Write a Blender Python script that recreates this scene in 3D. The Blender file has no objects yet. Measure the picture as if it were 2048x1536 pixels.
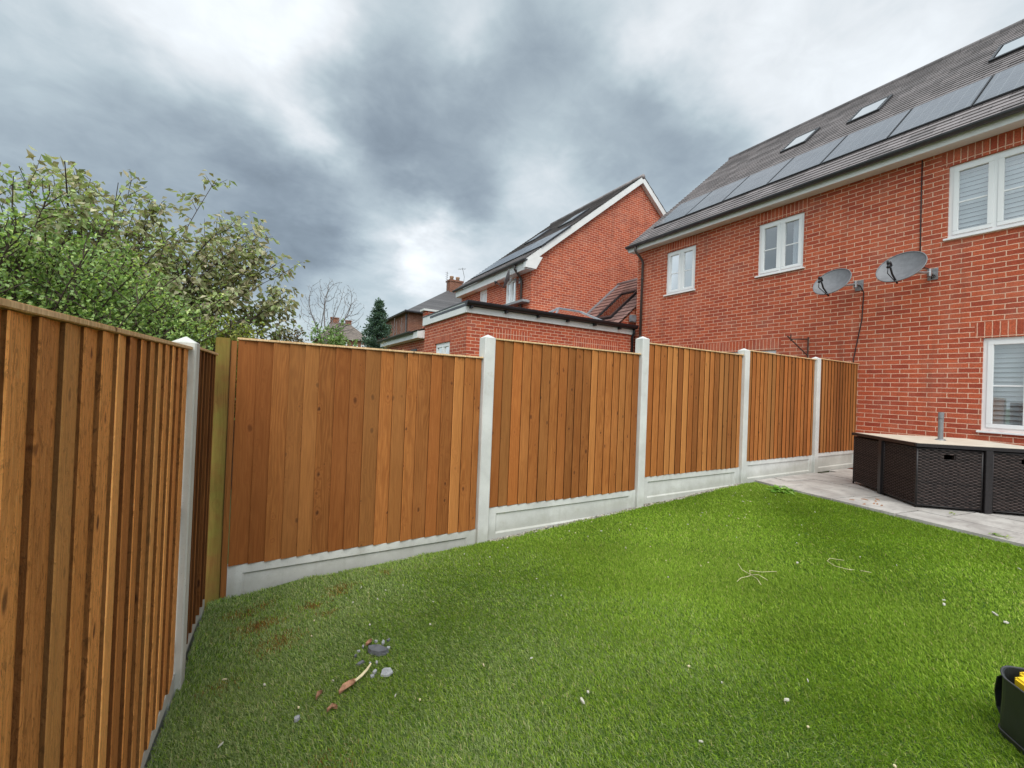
import bpy, bmesh, math, random
import numpy as np
from mathutils import Vector, Matrix

R = math.radians
SC = bpy.context.scene
COL = SC.collection
rng = np.random.default_rng(7)
random.seed(7)

# ------------------------------------------------------------------ camera
CAM_POS = Vector((0.2232, -3.3417, 1.4639))
YAW, PITCH, ROLL = 0.5328, 0.0094, 0.0394
fwd = Vector((math.sin(YAW)*math.cos(PITCH), math.cos(YAW)*math.cos(PITCH), math.sin(PITCH)))
rgt0 = Vector((math.cos(YAW), -math.sin(YAW), 0)); up0 = rgt0.cross(fwd)
rgt = rgt0*math.cos(ROLL) + up0*math.sin(ROLL)
upv = up0*math.cos(ROLL) - rgt0*math.sin(ROLL)
cam = bpy.data.cameras.new('camera'); cam_o = bpy.data.objects.new('camera', cam); COL.objects.link(cam_o)
cam.sensor_width = 36.0; cam.lens = 36.0*851.9/2048.0; cam.clip_start = 0.02; cam.clip_end = 2000
cam_o.matrix_world = Matrix(((rgt.x, upv.x, -fwd.x, CAM_POS.x), (rgt.y, upv.y, -fwd.y, CAM_POS.y), (rgt.z, upv.z, -fwd.z, CAM_POS.z), (0, 0, 0, 1)))
SC.camera = cam_o

# ------------------------------------------------------------------ render / exposure
SC.view_settings.view_transform = 'Standard'; SC.view_settings.look = 'None'
SC.view_settings.exposure = 1.0; SC.view_settings.gamma = 1.0
SC.render.engine = 'CYCLES'
SC.cycles.max_bounces = 6; SC.cycles.diffuse_bounces = 3; SC.cycles.glossy_bounces = 3
SC.cycles.transparent_max_bounces = 8; SC.cycles.transmission_bounces = 4
SC.cycles.sample_clamp_indirect = 6.0
SC.cycles.use_denoising = True

# ------------------------------------------------------------------ node helper
class G:
    def __init__(s, nt): s.nt = nt
    def n(s, typ, ins=None, **props):
        nd = s.nt.nodes.new(typ)
        for k, v in props.items(): setattr(nd, k, v)
        for k, v in (ins or {}).items():
            sock = nd.inputs[k]
            if isinstance(v, bpy.types.NodeSocket): s.nt.links.new(v, sock)
            else: sock.default_value = v
        return nd
    def m(s, op, a, b=None, c=None, clamp=False):
        ins = {0: a}
        if b is not None: ins[1] = b
        if c is not None: ins[2] = c
        return s.n('ShaderNodeMath', ins, operation=op, use_clamp=clamp).outputs[0]
    def v(s, op, a, b=None, scale=None):
        ins = {0: a}
        if b is not None: ins[1] = b
        nd = s.n('ShaderNodeVectorMath', ins, operation=op)
        if scale is not None:
            if isinstance(scale, bpy.types.NodeSocket): s.nt.links.new(scale, nd.inputs['Scale'])
            else: nd.inputs['Scale'].default_value = scale
        return nd.outputs['Value'] if op in ('DOT_PRODUCT', 'LENGTH', 'DISTANCE') else nd.outputs[0]
    def mix(s, f, a, b, blend='MIX'):
        nd = s.n('ShaderNodeMix', None, data_type='RGBA', blend_type=blend)
        for i, val in ((0, f), (6, a), (7, b)):
            if isinstance(val, bpy.types.NodeSocket): s.nt.links.new(val, nd.inputs[i])
            else: nd.inputs[i].default_value = val if i == 0 else c4(val)
        return nd.outputs[2]
    def noise(s, vec, scale, detail=4, rough=0.55, dist=0.0):
        ins = {'Scale': scale, 'Detail': detail, 'Roughness': rough, 'Distortion': dist}
        if vec is not None: ins['Vector'] = vec
        return s.n('ShaderNodeTexNoise', ins)
    def rr(s, val, a, b, c=0.0, d=1.0, smooth=True):
        return s.n('ShaderNodeMapRange', {0: val, 1: a, 2: b, 3: c, 4: d}, interpolation_type='SMOOTHSTEP' if smooth else 'LINEAR').outputs[0]
    def ramp(s, val, stops):
        nd = s.n('ShaderNodeValToRGB', {0: val}); el = nd.color_ramp.elements
        while len(el) < len(stops): el.new(0.5)
        for e, (p, c) in zip(el, stops): e.position = p; e.color = c4(c)
        return nd.outputs[0]
    def xyz(s, x, y, z): return s.n('ShaderNodeCombineXYZ', {0: x, 1: y, 2: z}).outputs[0]
    def sep(s, v): return s.n('ShaderNodeSeparateXYZ', {0: v}).outputs

def c4(c):
    if isinstance(c, (int, float)): return (c, c, c, 1)
    return tuple(c) if len(c) == 4 else (c[0], c[1], c[2], 1)

# ------------------------------------------------------------------ sky and sun
SUN_AZ = Vector((-0.42, -0.85, 0)).normalized(); SUN_EL = R(56)
sun_dir = Vector((SUN_AZ.x*math.cos(SUN_EL), SUN_AZ.y*math.cos(SUN_EL), math.sin(SUN_EL)))
sl = bpy.data.lights.new('sun', 'SUN'); sl.energy = 1.2; sl.angle = R(40); sl.color = (1.0, 0.95, 0.87)
so = bpy.data.objects.new('sun', sl); COL.objects.link(so)
so.rotation_euler = sun_dir.to_track_quat('Z', 'Y').to_euler(); so.location = (0, 0, 30)

world = bpy.data.worlds.new('World'); SC.world = world; world.use_nodes = True
def build_sky():
    nt = world.node_tree; nt.nodes.clear(); g = G(nt)
    d = g.n('ShaderNodeTexCoord').outputs['Generated']
    sky = g.n('ShaderNodeTexSky', None, sky_type='NISHITA', sun_disc=False, sun_elevation=SUN_EL,
              sun_rotation=math.atan2(SUN_AZ.x, SUN_AZ.y), dust_density=2.0)
    # the cloud deck: soft masses at fixed bearings in the sky, broken up by noise
    dz = g.m('MAXIMUM', g.sep(d)[2], 0.0)
    flat = g.v('SCALE', d, scale=g.m('DIVIDE', 1.0, g.m('ADD', dz, 0.35)))
    w1 = g.v('SUBTRACT', g.noise(flat, 1.6, 3, 0.5).outputs['Color'], (0.5, 0.5, 0.5))
    w2 = g.v('SUBTRACT', g.noise(flat, 5.0, 4, 0.6).outputs['Color'], (0.5, 0.5, 0.5))
    dw = g.v('NORMALIZE', g.v('ADD', d, g.v('ADD', g.v('SCALE', w1, scale=0.26), g.v('SCALE', w2, scale=0.17))))
    acc = None
    for (px, py, rad, dl) in SKY:
        v = (rgt*((px-1024)/851.9) + upv*((768-py)/851.9) + fwd).normalized()
        r = rad/851.9*math.cos(math.atan(math.hypot(px-1024, py-768)/851.9))
        k = 1.0/(1-math.cos(r))
        e = g.m('EXPONENT', g.m('MULTIPLY_ADD', g.v('DOT_PRODUCT', dw, tuple(v)), k, -k))
        acc = g.m('MULTIPLY_ADD', e, dl/255.0, acc if acc is not None else SKY_BASE/255.0)
    f1 = g.noise(flat, 3.2, 7, 0.55, 0.3).outputs[0]
    acc = g.m('MULTIPLY_ADD', g.m('SUBTRACT', f1, 0.5), 0.18, acc)
    f2 = g.noise(g.v('MULTIPLY', flat, (1.0, 1.0, 1.8)), 9.0, 6, 0.6, 0.5).outputs[0]
    acc = g.m('MULTIPLY_ADD', g.m('SUBTRACT', f2, 0.5), 0.15, acc)
    acc = g.m('MULTIPLY_ADD', g.m('SUBTRACT', acc, 0.72), 0.92, 0.790)
    acc = g.m('MAXIMUM', acc, 0.3)
    tint = g.ramp(acc, [(0.40, (0.78, 0.95, 1.10)), (0.62, (0.80, 0.97, 1.12)), (0.80, (0.86, 1.01, 1.08)), (0.95, (0.96, 1.01, 1.04))])
    lin = g.m('POWER', acc, 2.2)
    axis = (upv*0.8 - fwd*0.6).normalized()
    back = g.rr(g.v('DOT_PRODUCT', d, tuple(axis)), 0.20, 0.95, 1.0, 2.45)  # unseen sky overhead and behind the camera, brightened to add fill light
    cl = g.v('SCALE', tint, scale=g.m('MULTIPLY', g.m('MULTIPLY', lin, 5.0), back))
    allc = g.mix(0.10, cl, sky.outputs[0])
    bg = g.n('ShaderNodeBackground', {'Color': allc, 'Strength': 0.1})
    nt.links.new(bg.outputs[0], g.n('ShaderNodeOutputWorld').inputs[0])
SKY_BASE = 200
SKY = [(510, 50, 150, 44), (640, 110, 90, 36), (340, 30, 110, 18), (130, 120, 150, 14), (590, 260, 80, 14), (655, 310, 60, 42), (480, 255, 90, 18),
       (900, 500, 100, 36), (860, 490, 55, 24), (840, 560, 60, 26), (720, 500, 60, 16), (1000, 40, 100, 20), (920, 115, 50, 28), (1250, 140, 90, 34),
       (1400, 50, 150, 26), (1550, 170, 170, 22), (1720, 120, 170, 18), (1120, 370, 80, 18), (1900, 60, 200, 14),
       (745, 230, 120, -34), (950, 210, 130, -26), (820, 330, 90, -46), (950, 400, 80, -42), (1000, 280, 100, -26), (1060, 120, 80, -26), (1250, 290, 110, -36),
       (1170, 230, 90, -16), (1360, 310, 80, -24), (560, 380, 130, -26), (470, 450, 150, -30), (600, 500, 120, -26), (90, 290, 180, -16), (300, 290, 150, -12),
       (740, 590, 90, -8), (20, 60, 90, -12), (300, 110, 70, -16), (1300, 400, 100, -14), (650, 440, 90, -18), (150, 430, 200, -24)]
build_sky()

# ------------------------------------------------------------------ object helpers
class MB:
    """collects polygons; build() links them as ONE mesh object"""
    def __init__(s): s.v = []; s.f = []; s.mi = []; s.at = []; s.uv = []
    def poly(s, pts, mi=0, at=(0.5, 1.0, 0.0)):
        b = len(s.v); s.v += [tuple(p) for p in pts]; s.f.append(tuple(range(b, b+len(pts)))); s.mi.append(mi); s.at.append(at)
    def box(s, lo, hi, mi=0, at=(0.5, 1.0, 0.0), T=None, skip=''):
        x0, y0, z0 = lo; x1, y1, z1 = hi
        P = [(x0, y0, z0), (x1, y0, z0), (x1, y1, z0), (x0, y1, z0), (x0, y0, z1), (x1, y0, z1), (x1, y1, z1), (x0, y1, z1)]
        if T: P = [T(*p) for p in P]
        b = len(s.v); s.v += [tuple(p) for p in P]
        for f in ((0, 3, 2, 1), (4, 5, 6, 7), (0, 1, 5, 4), (1, 2, 6, 5), (2, 3, 7, 6), (3, 0, 4, 7)):
            s.f.append(tuple(b+i for i in f)); s.mi.append(mi); s.at.append(at)
    def prism(s, prof, axis_from, axis_to, place, mi=0, at=(0.5, 1.0, 0.0), caps=True):
        """prof: closed list of (a,b); place(a,b,t)->xyz for t in the two ends"""
        n = len(prof); b = len(s.v)
        s.v += [tuple(place(a, c, axis_from)) for a, c in prof] + [tuple(place(a, c, axis_to)) for a, c in prof]
        for i in range(n):
            j = (i+1) % n; s.f.append((b+i, b+j, b+n+j, b+n+i)); s.mi.append(mi); s.at.append(at)
        if caps:
            s.f.append(tuple(b+i for i in reversed(range(n)))); s.mi.append(mi); s.at.append(at)
            s.f.append(tuple(b+n+i for i in range(n))); s.mi.append(mi); s.at.append(at)
    def tube(s, pts, rad, k=8, mi=0, at=(0.5, 1.0, 0.0), cap=True):
        pts = [Vector(p) for p in pts]; n = len(pts)
        if not isinstance(rad, (list, tuple)): rad = [rad]*n
        b = len(s.v); ref = Vector((0.13, 0.21, 0.97))
        for i, p in enumerate(pts):
            t = (pts[min(i+1, n-1)] - pts[max(i-1, 0)]).normalized()
            if abs(t.dot(ref)) > 0.95: ref = Vector((0.95, 0.2, 0.1))
            u = t.cross(ref).normalized(); w = t.cross(u)
            for q in range(k):
                a = 2*math.pi*q/k; s.v.append(tuple(p + (u*math.cos(a) + w*math.sin(a))*rad[i]))
        for i in range(n-1):
            for q in range(k):
                r_ = (q+1) % k; s.f.append((b+i*k+q, b+i*k+r_, b+(i+1)*k+r_, b+(i+1)*k+q)); s.mi.append(mi); s.at.append(at)
        if cap:
            s.f.append(tuple(b+q for q in reversed(range(k)))); s.mi.append(mi); s.at.append(at)
            s.f.append(tuple(b+(n-1)*k+q for q in range(k))); s.mi.append(mi); s.at.append(at)
    def build(s, name, mats, parent=None, base=None, smooth=False, bevel=0.0, bseg=2, fixn=True):
        me = bpy.data.meshes.new(name)
        off = Vector(base) if base is not None else (Vector(parent['base']) if parent is not None and 'base' in parent else Vector((0, 0, 0)))
        V = np.array(s.v, dtype=np.float64) - np.array(off)
        me.from_pydata(V.tolist(), [], s.f)
        if not isinstance(mats, (list, tuple)): mats = [mats]
        for m in mats: me.materials.append(m)
        me.polygons.foreach_set('material_index', s.mi)
        a = me.attributes.new('tone', 'FLOAT_VECTOR', 'FACE')
        a.data.foreach_set('vector', np.array(s.at, dtype=np.float32).ravel())
        if fixn:
            bm = bmesh.new(); bm.from_mesh(me); bmesh.ops.recalc_face_normals(bm, faces=bm.faces)
            if bevel: bmesh.ops.bevel(bm, geom=list(bm.edges), offset=bevel, segments=bseg, affect='EDGES', clamp_overlap=True)
            bm.to_mesh(me); bm.free()
        if smooth: me.polygons.foreach_set('use_smooth', [True]*len(me.polygons))
        me.update()
        o = bpy.data.objects.new(name, me); COL.objects.link(o)
        if parent is not None: o.parent = parent
        else: o.location = off
        o['base'] = tuple(off)
        return o

def tag(o, label=None, cat=None, group=None, kind=None):
    for k, v in (('label', label), ('category', cat), ('group', group), ('kind', kind)):
        if v: o[k] = v
    return o
def thing(name, label, cat, loc, group=None):
    o = bpy.data.objects.new(name, None); COL.objects.link(o); o.location = loc; o['base'] = tuple(loc)
    o.empty_display_size = 0.1
    return tag(o, label, cat, group)
def npmesh(name, V, F, mat, parent=None, colors=None, base=(0, 0, 0), smooth=False):
    """big mesh straight from arrays; F is (n,3) or (n,4), or a list of both"""
    me = bpy.data.meshes.new(name)
    Fs = F if isinstance(F, list) else [F]
    loops = np.concatenate([f.ravel() for f in Fs]).astype(np.int32)
    sizes = np.concatenate([np.full(len(f), f.shape[1]) for f in Fs]).astype(np.int32)
    starts = np.concatenate([[0], np.cumsum(sizes)[:-1]]).astype(np.int32)
    me.vertices.add(len(V)); me.vertices.foreach_set('co', (V-np.array(base)).astype(np.float32).ravel())
    me.loops.add(len(loops)); me.loops.foreach_set('vertex_index', loops)
    me.polygons.add(len(sizes)); me.polygons.foreach_set('loop_start', starts); me.polygons.foreach_set('loop_total', sizes)
    if smooth: me.polygons.foreach_set('use_smooth', np.ones(len(sizes), dtype=bool))
    me.update(calc_edges=True)
    if colors is not None:
        a = me.attributes.new('Col', 'FLOAT_COLOR', 'POINT')
        a.data.foreach_set('color', np.concatenate([colors, np.ones((len(colors), 1))], 1).astype(np.float32).ravel())
    me.materials.append(mat)
    o = bpy.data.objects.new(name, me); COL.objects.link(o)
    if parent is not None: o.parent = parent
    else: o.location = base
    return o
# ------------------------------------------------------------------ materials
def new_mat(name):
    m = bpy.data.materials.new(name); m.use_nodes = True; nt = m.node_tree; nt.nodes.clear()
    g = G(nt); out = g.n('ShaderNodeOutputMaterial')
    return m, g, out
def finish(g, out, color, rough=0.7, bump=None, bstr=0.3, bdist=0.01, spec=0.4, metal=0.0, coat=0.0):
    ins = {'Base Color': c4(color) if not isinstance(color, bpy.types.NodeSocket) else color, 'Roughness': rough, 'Metallic': metal, 'Specular IOR Level': spec, 'Coat Weight': coat}
    if bump is not None: ins['Normal'] = g.n('ShaderNodeBump', {'Height': bump, 'Strength': bstr, 'Distance': bdist}).outputs[0]
    p = g.n('ShaderNodeBsdfPrincipled', ins); g.nt.links.new(p.outputs[0], out.inputs[0]); return p
def simple(name, col, rough=0.6, var=0.12, scale=8, spec=0.4, metal=0.0, bstr=0.1, fine=0.0):
    m, g, out = new_mat(name); pos = g.n('ShaderNodeNewGeometry').outputs['Position']
    n1 = g.noise(pos, scale, 6, 0.6).outputs[0]
    dark = tuple(c*(1-var) for c in col); lite = tuple(min(1, c*(1+var)) for c in col)
    c = g.mix(g.rr(n1, 0.3, 0.7), dark, lite)
    if fine:
        n2 = g.noise(pos, 180, 2, 0.7).outputs[0]
        c = g.mix(fine, c, g.ramp(n2, [(0.3, 0.25), (0.7, 0.95)]), 'OVERLAY')
    finish(g, out, c, g.rr(n1, 0.2, 0.8, rough*0.9, min(1, rough*1.1)), n1, bstr, 0.01, spec, metal)
    return m

def brick_mat(name, soldier=False, c1=(0.46, 0.098, 0.044), c2=(0.29, 0.050, 0.028), mortar=(0.70, 0.435, 0.315)):
    m, g, out = new_mat(name); geo = g.n('ShaderNodeNewGeometry')
    x, y, z = g.sep(geo.outputs['Position']); nx, ny, nz = g.sep(geo.outputs['True Normal'])
    side = g.m('GREATER_THAN', g.m('ABSOLUTE', nx), g.m('ABSOLUTE', ny))
    u = g.m('ADD', g.m('MULTIPLY', y, side), g.m('MULTIPLY', x, g.m('SUBTRACT', 1.0, side)))
    wob = g.m('MULTIPLY', g.m('SUBTRACT', g.noise(geo.outputs['Position'], 14, 3).outputs[0], 0.5), 0.012)
    zz = g.m('ADD', z, wob); uu = g.m('ADD', u, wob)
    vec = g.xyz(zz, uu, 0.0) if soldier else g.xyz(uu, zz, 0.0)
    bt = g.n('ShaderNodeTexBrick', {'Vector': vec, 'Color1': c4(c1), 'Color2': c4(c2), 'Mortar': c4(mortar), 'Scale': 1.0, 'Mortar Size': 0.0060,
             'Mortar Smooth': 0.25, 'Bias': -0.15, 'Brick Width': 0.225, 'Row Height': 0.075}, offset=0.0 if soldier else 0.5)
    n1 = g.noise(geo.outputs['Position'], 2.2, 5, 0.65).outputs[0]
    n2 = g.noise(geo.outputs['Position'], 60, 4, 0.7).outputs[0]
    nb = g.noise(g.v('MULTIPLY', vec, (9.0, 27.0, 1.0)), 1.0, 3, 0.6).outputs[0]
    c = g.mix(0.55, bt.outputs['Color'], g.ramp(n2, [(0.28, 0.22), (0.7, 0.85)]), 'OVERLAY')
    c = g.mix(0.22, c, g.ramp(nb, [(0.3, 0.2), (0.7, 0.8)]), 'OVERLAY')
    c = g.mix(g.rr(n1, 0.45, 0.8, 0.0, 0.16), c, (0.62, 0.42, 0.32))
    st = g.noise(g.v('MULTIPLY', geo.outputs['Position'], (5, 5, 0.7)), 1.0, 5, 0.65).outputs[0]
    c = g.mix(g.rr(st, 0.5, 0.72, 0.0, 0.28), c, (0.16, 0.06, 0.04)); c = g.mix(g.rr(st, 0.46, 0.3, 0.0, 0.14), c, (0.66, 0.34, 0.24))
    h = g.m('ADD', g.m('MULTIPLY', g.m('SUBTRACT', 1.0, bt.outputs['Fac']), 0.8), g.m('MULTIPLY', n2, 0.25))
    finish(g, out, c, 0.85, h, 0.7, 0.008, 0.25)
    return m

def wood_mat(name, base=(0.42, 0.155, 0.038), rough_sawn=False, green=False):
    m, g, out = new_mat(name); geo = g.n('ShaderNodeNewGeometry')
    at = g.n('ShaderNodeAttribute', None, attribute_name='tone').outputs['Vector']; rn, tn, gr = g.sep(at)
    off = g.xyz(g.m('MULTIPLY', rn, 37.0), g.m('MULTIPLY', rn, 53.0), g.m('MULTIPLY', rn, 29.0))
    pos = g.v('ADD', geo.outputs['Position'], off)
    low = g.noise(g.v('MULTIPLY', pos, (9, 9, 1.1)), 1.0, 3, 0.5).outputs[0]
    # knots: cells stretched along the board, dark eye with rings bending the grain
    kd = g.v('SCALE', g.v('SUBTRACT', g.noise(pos, 38.0, 3, 0.6).outputs['Color'], (0.5, 0.5, 0.5)), scale=0.016)
    vn = g.n('ShaderNodeTexVoronoi', {'Vector': g.v('MULTIPLY', g.v('ADD', pos, kd), (11.5, 11.5, 6.8)), 'Scale': 1.0, 'Randomness': 1.0}, feature='F1')
    kv = g.m('DIVIDE', vn.outputs['Distance'], g.m('MULTIPLY_ADD', g.sep(vn.outputs['Color'])[0], 1.25, 0.15))
    knot = g.rr(kv, 0.05, 0.17, 1.0, 0.0); halo = g.rr(kv, 0.12, 0.38, 1.0, 0.0)
    xy = g.sep(pos)
    gx = g.m('ADD', g.m('MULTIPLY', g.m('ADD', xy[0], xy[1]), 210.0), g.m('ADD', g.m('MULTIPLY', low, 60.0), g.m('MULTIPLY', halo, 9.0)))
    grain = g.m('MULTIPLY_ADD', g.m('SINE', gx), 0.5, 0.5)
    fib = g.noise(g.v('MULTIPLY', pos, (160, 160, 6.0)), 1.0, 4, 0.65).outputs[0]
    blot = g.noise(g.v('MULTIPLY', pos, (5, 5, 1.6)), 1.0, 4, 0.6).outputs[0]
    dk = tuple(c*k for c, k in zip(base, (0.66, 0.56, 0.50))); lt = tuple(min(1, c*k) for c, k in zip(base, (1.22, 1.28, 1.5)))
    c = g.mix(g.m('MULTIPLY', grain, 0.75 if not rough_sawn else 0.12), base, dk)
    c = g.mix(g.rr(blot, 0.35, 0.72, 0.0, 0.55), c, lt)
    c = g.mix(g.rr(fib, 0.35, 0.68, 0.55 if rough_sawn else 0.38, 0.0), c, tuple(x*0.4 for x in base))
    if rough_sawn:
        sp = g.noise(g.v('MULTIPLY', pos, (70, 70, 26)), 1.0, 5, 0.8, 0.8).outputs[0]
        c = g.mix(g.rr(sp, 0.51, 0.62, 0.0, 0.85), c, tuple(x*0.36 for x in base))
        c = g.mix(g.rr(sp, 0.44, 0.33, 0.0, 0.6), c, (0.62, 0.34, 0.13))
    c = g.mix(g.m('MULTIPLY', halo, 0.45), c, dk)
    ring = g.m('MULTIPLY', g.rr(kv, 0.09, 0.14, 0.0, 1.0), g.rr(kv, 0.15, 0.26, 1.0, 0.0))
    c = g.mix(g.m('MULTIPLY', ring, 0.28), c, lt)
    c = g.mix(g.m('MULTIPLY', knot, 0.88), c, (0.075, 0.026, 0.010))
    hv = g.m('FRACT', g.m('MULTIPLY', rn, 7.31))
    c = g.mix(g.rr(hv, 0.55, 1.0, 0.0, 0.4), c, tuple(x*k for x, k in zip(base, (1.25, 1.55, 1.9)))); c = g.mix(g.rr(hv, 0.0, 0.3, 0.45, 0.0), c, tuple(x*k for x, k in zip(base, (0.78, 0.62, 0.55))))
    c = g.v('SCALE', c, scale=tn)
    if green:
        gn = g.noise(geo.outputs['Position'], 5.0, 5, 0.65).outputs[0]
        c = g.mix(g.rr(gn, 0.3, 0.68, 0.0, 0.62), c, (0.19, 0.19, 0.035))
    h = g.m('ADD', g.m('MULTIPLY', fib, 0.7), g.m('MULTIPLY', grain, 0.25))
    if rough_sawn: h = g.m('ADD', h, g.m('MULTIPLY', sp, 1.5))
    finish(g, out, c, 0.78, h, 0.55 if rough_sawn else 0.3, 0.006 if rough_sawn else 0.003, 0.25)
    return m

def concrete_mat(name, base=(0.64, 0.645, 0.625), streak=0.25):
    m, g, out = new_mat(name); geo = g.n('ShaderNodeNewGeometry'); pos = geo.outputs['Position']
    n1 = g.noise(pos, 3.0, 6, 0.65).outputs[0]; n2 = g.noise(pos, 120, 3, 0.7).outputs[0]
    st = g.noise(g.v('MULTIPLY', pos, (14, 14, 1.2)), 1.0, 4, 0.6).outputs[0]
    c = g.mix(g.rr(n1, 0.3, 0.75), tuple(b*0.86 for b in base), tuple(min(1, b*1.08) for b in base))
    c = g.mix(g.rr(st, 0.5, 0.75, 0.0, streak), c, (0.36, 0.36, 0.32))
    c = g.mix(g.rr(n2, 0.60, 0.74, 0.0, 0.35), c, (0.26, 0.26, 0.24))
    px_, py_, z = g.sep(pos)
    hgt = g.m('SUBTRACT', z, g.m('MULTIPLY_ADD', px_, 0.053, 0.03))
    sd = g.noise(pos, 9.0, 4, 0.7).outputs[0]
    c = g.mix(g.rr(sd, 0.58, 0.75, 0.0, 0.3), c, (0.42, 0.39, 0.31))
    damp = g.m('MULTIPLY', g.rr(g.m('SUBTRACT', hgt, g.m('MULTIPLY', sd, 0.16)), -0.06, 0.06, 1.0, 0.0), 0.35)
    c = g.mix(damp, c, (0.24, 0.24, 0.17))
    pore = g.n('ShaderNodeTexVoronoi', {'Vector': pos, 'Scale': 55.0}, feature='F1').outputs['Distance']
    c = g.mix(g.rr(pore, 0.05, 0.12, 0.6, 0.0), c, (0.2, 0.2, 0.19))
    finish(g, out, c, 0.88, g.m('ADD', n2, n1), 0.25, 0.003, 0.2)
    return m

def tile_mat(name, base=(0.20, 0.175, 0.175), alongx=False, width=0.30, gauge=0.21):
    m, g, out = new_mat(name); geo = g.n('ShaderNodeNewGeometry'); x, y, z = g.sep(geo.outputs['Position'])
    u = x if alongx else y
    bt = g.n('ShaderNodeTexBrick', {'Vector': g.xyz(u, z, 0.0), 'Color1': c4(tuple(b*1.25 for b in base)), 'Color2': c4(tuple(b*0.75 for b in base)), 'Mortar': c4(tuple(b*0.25 for b in base)),
             'Scale': 1.0, 'Mortar Size': 0.004, 'Brick Width': width, 'Row Height': gauge}, offset=0.5)
    n1 = g.noise(geo.outputs['Position'], 1.5, 5, 0.6).outputs[0]; n2 = g.noise(geo.outputs['Position'], 40, 3, 0.6).outputs[0]
    c = g.mix(0.4, bt.outputs['Color'], g.ramp(n2, [(0.3, 0.3), (0.7, 0.75)]), 'OVERLAY')
    c = g.mix(g.rr(n1, 0.5, 0.8, 0.0, 0.25), c, tuple(b*1.8 for b in base))
    finish(g, out, c, 0.62, n2, 0.25, 0.005, 0.45)
    return m

def glass_mat(name, tint=(0.78, 0.83, 0.86), refl=0.24):
    m, g, out = new_mat(name)
    fr = g.n('ShaderNodeFresnel', {'IOR': 1.5}).outputs[0]
    f = g.m('ADD', g.m('MULTIPLY', fr, 1.6), refl, clamp=True)
    tr = g.n('ShaderNodeBsdfTransparent', {'Color': c4(tint)}); gl = g.n('ShaderNodeBsdfGlossy', {'Color': c4(0.95), 'Roughness': 0.01})
    mx = g.n('ShaderNodeMixShader', {0: f, 1: tr.outputs[0], 2: gl.outputs[0]}); g.nt.links.new(mx.outputs[0], out.inputs[0])
    return m

def col_mat(name, rough=0.6, trans=0.25, spec=0.3):
    """vegetation: the leaf's own colour from the Col attribute, a little light coming through"""
    m, g, out = new_mat(name)
    c = g.n('ShaderNodeAttribute', None, attribute_name='Col').outputs['Color']
    p = g.n('ShaderNodeBsdfPrincipled', {'Base Color': c, 'Roughness': rough, 'Specular IOR Level': spec})
    t = g.n('ShaderNodeBsdfTranslucent', {'Color': g.mix(1.0, c, (1.15, 1.25, 0.6), 'MULTIPLY')})
    mx = g.n('ShaderNodeMixShader', {0: trans, 1: p.outputs[0], 2: t.outputs[0]}); g.nt.links.new(mx.outputs[0], out.inputs[0])
    return m

M = {}
M['brick'] = brick_mat('red_brick'); M['soldier'] = brick_mat('red_brick_soldier', soldier=True)
M['brick_old'] = brick_mat('old_brown_brick', c1=(0.22, 0.085, 0.05), c2=(0.16, 0.06, 0.04), mortar=(0.32, 0.22, 0.17))
M['wood'] = wood_mat('fence_wood'); M['wood_rough'] = wood_mat('sawn_fence_wood', base=(0.80, 0.34, 0.095), rough_sawn=True)
M['wood_green'] = wood_mat('old_green_post', base=(0.26, 0.14, 0.036), green=True)
M['wood_cap'] = wood_mat('cap_wood', base=(0.80, 0.56, 0.30))
M['concrete'] = concrete_mat('concrete'); M['concrete_grey'] = concrete_mat('weathered_concrete', base=(0.60, 0.605, 0.57), streak=0.55)
M['upvc'] = simple('white_upvc', (0.80, 0.80, 0.80), 0.35, 0.02, 2, 0.5, 0, 0.0)
M['fascia'] = simple('white_fascia', (0.72, 0.72, 0.71), 0.45, 0.05, 3, 0.5, 0, 0.0)
M['black'] = simple('black_plastic', (0.011, 0.011, 0.014), 0.38, 0.2, 5, 0.5, 0, 0.02)
M['gutter'] = simple('grey_gutter', (0.045, 0.045, 0.052), 0.35, 0.2, 5, 0.5, 0, 0.02)
M['brownpipe'] = simple('brown_pipe', (0.05, 0.036, 0.032), 0.4, 0.2, 5, 0.5, 0, 0.02)
M['tile'] = tile_mat('brown_roof_tile'); M['tile_x'] = tile_mat('red_brown_roof_tile', base=(0.20, 0.115, 0.10))
M['tile_grey'] = tile_mat('grey_roof_tile', base=(0.085, 0.08, 0.082), width=0.18, gauge=0.09); M['tile_old'] = tile_mat('old_brown_tile', base=(0.15, 0.12, 0.10), alongx=True, width=0.18, gauge=0.09)
def solar_mat():
    m, g, out = new_mat('solar_glass'); pos = g.n('ShaderNodeNewGeometry').outputs['Position']; x, y, z = g.sep(pos)
    bt = g.n('ShaderNodeTexBrick', {'Vector': g.xyz(y, g.m('MULTIPLY', x, 1.31), 0.0), 'Color1': c4((0.10, 0.105, 0.125)), 'Color2': c4((0.085, 0.09, 0.11)), 'Mortar': c4((0.20, 0.205, 0.22)), 'Scale': 1.0, 'Mortar Size': 0.0035, 'Brick Width': 0.166, 'Row Height': 0.166}, offset=0.0)
    n1 = g.noise(pos, 2.5, 4, 0.6).outputs[0]
    finish(g, out, bt.outputs['Color'], g.rr(n1, 0.3, 0.7, 0.14, 0.30), None, spec=1.0); return m
M['solar'] = solar_mat()
M['frame_dark'] = simple('dark_frame', (0.03, 0.03, 0.034), 0.4, 0.1, 5, 0.5, 0.3, 0.0)
M['glass'] = glass_mat('window_glass'); M['glass_low'] = glass_mat('roof_window_glass', (0.75, 0.78, 0.8), 0.03); M['rooflight'] = glass_mat('rooflight_glass', (0.7, 0.75, 0.8), 0.55)
M['room'] = simple('dim_room', (0.12, 0.13, 0.14), 0.9, 0.2, 2, 0.1)
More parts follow.
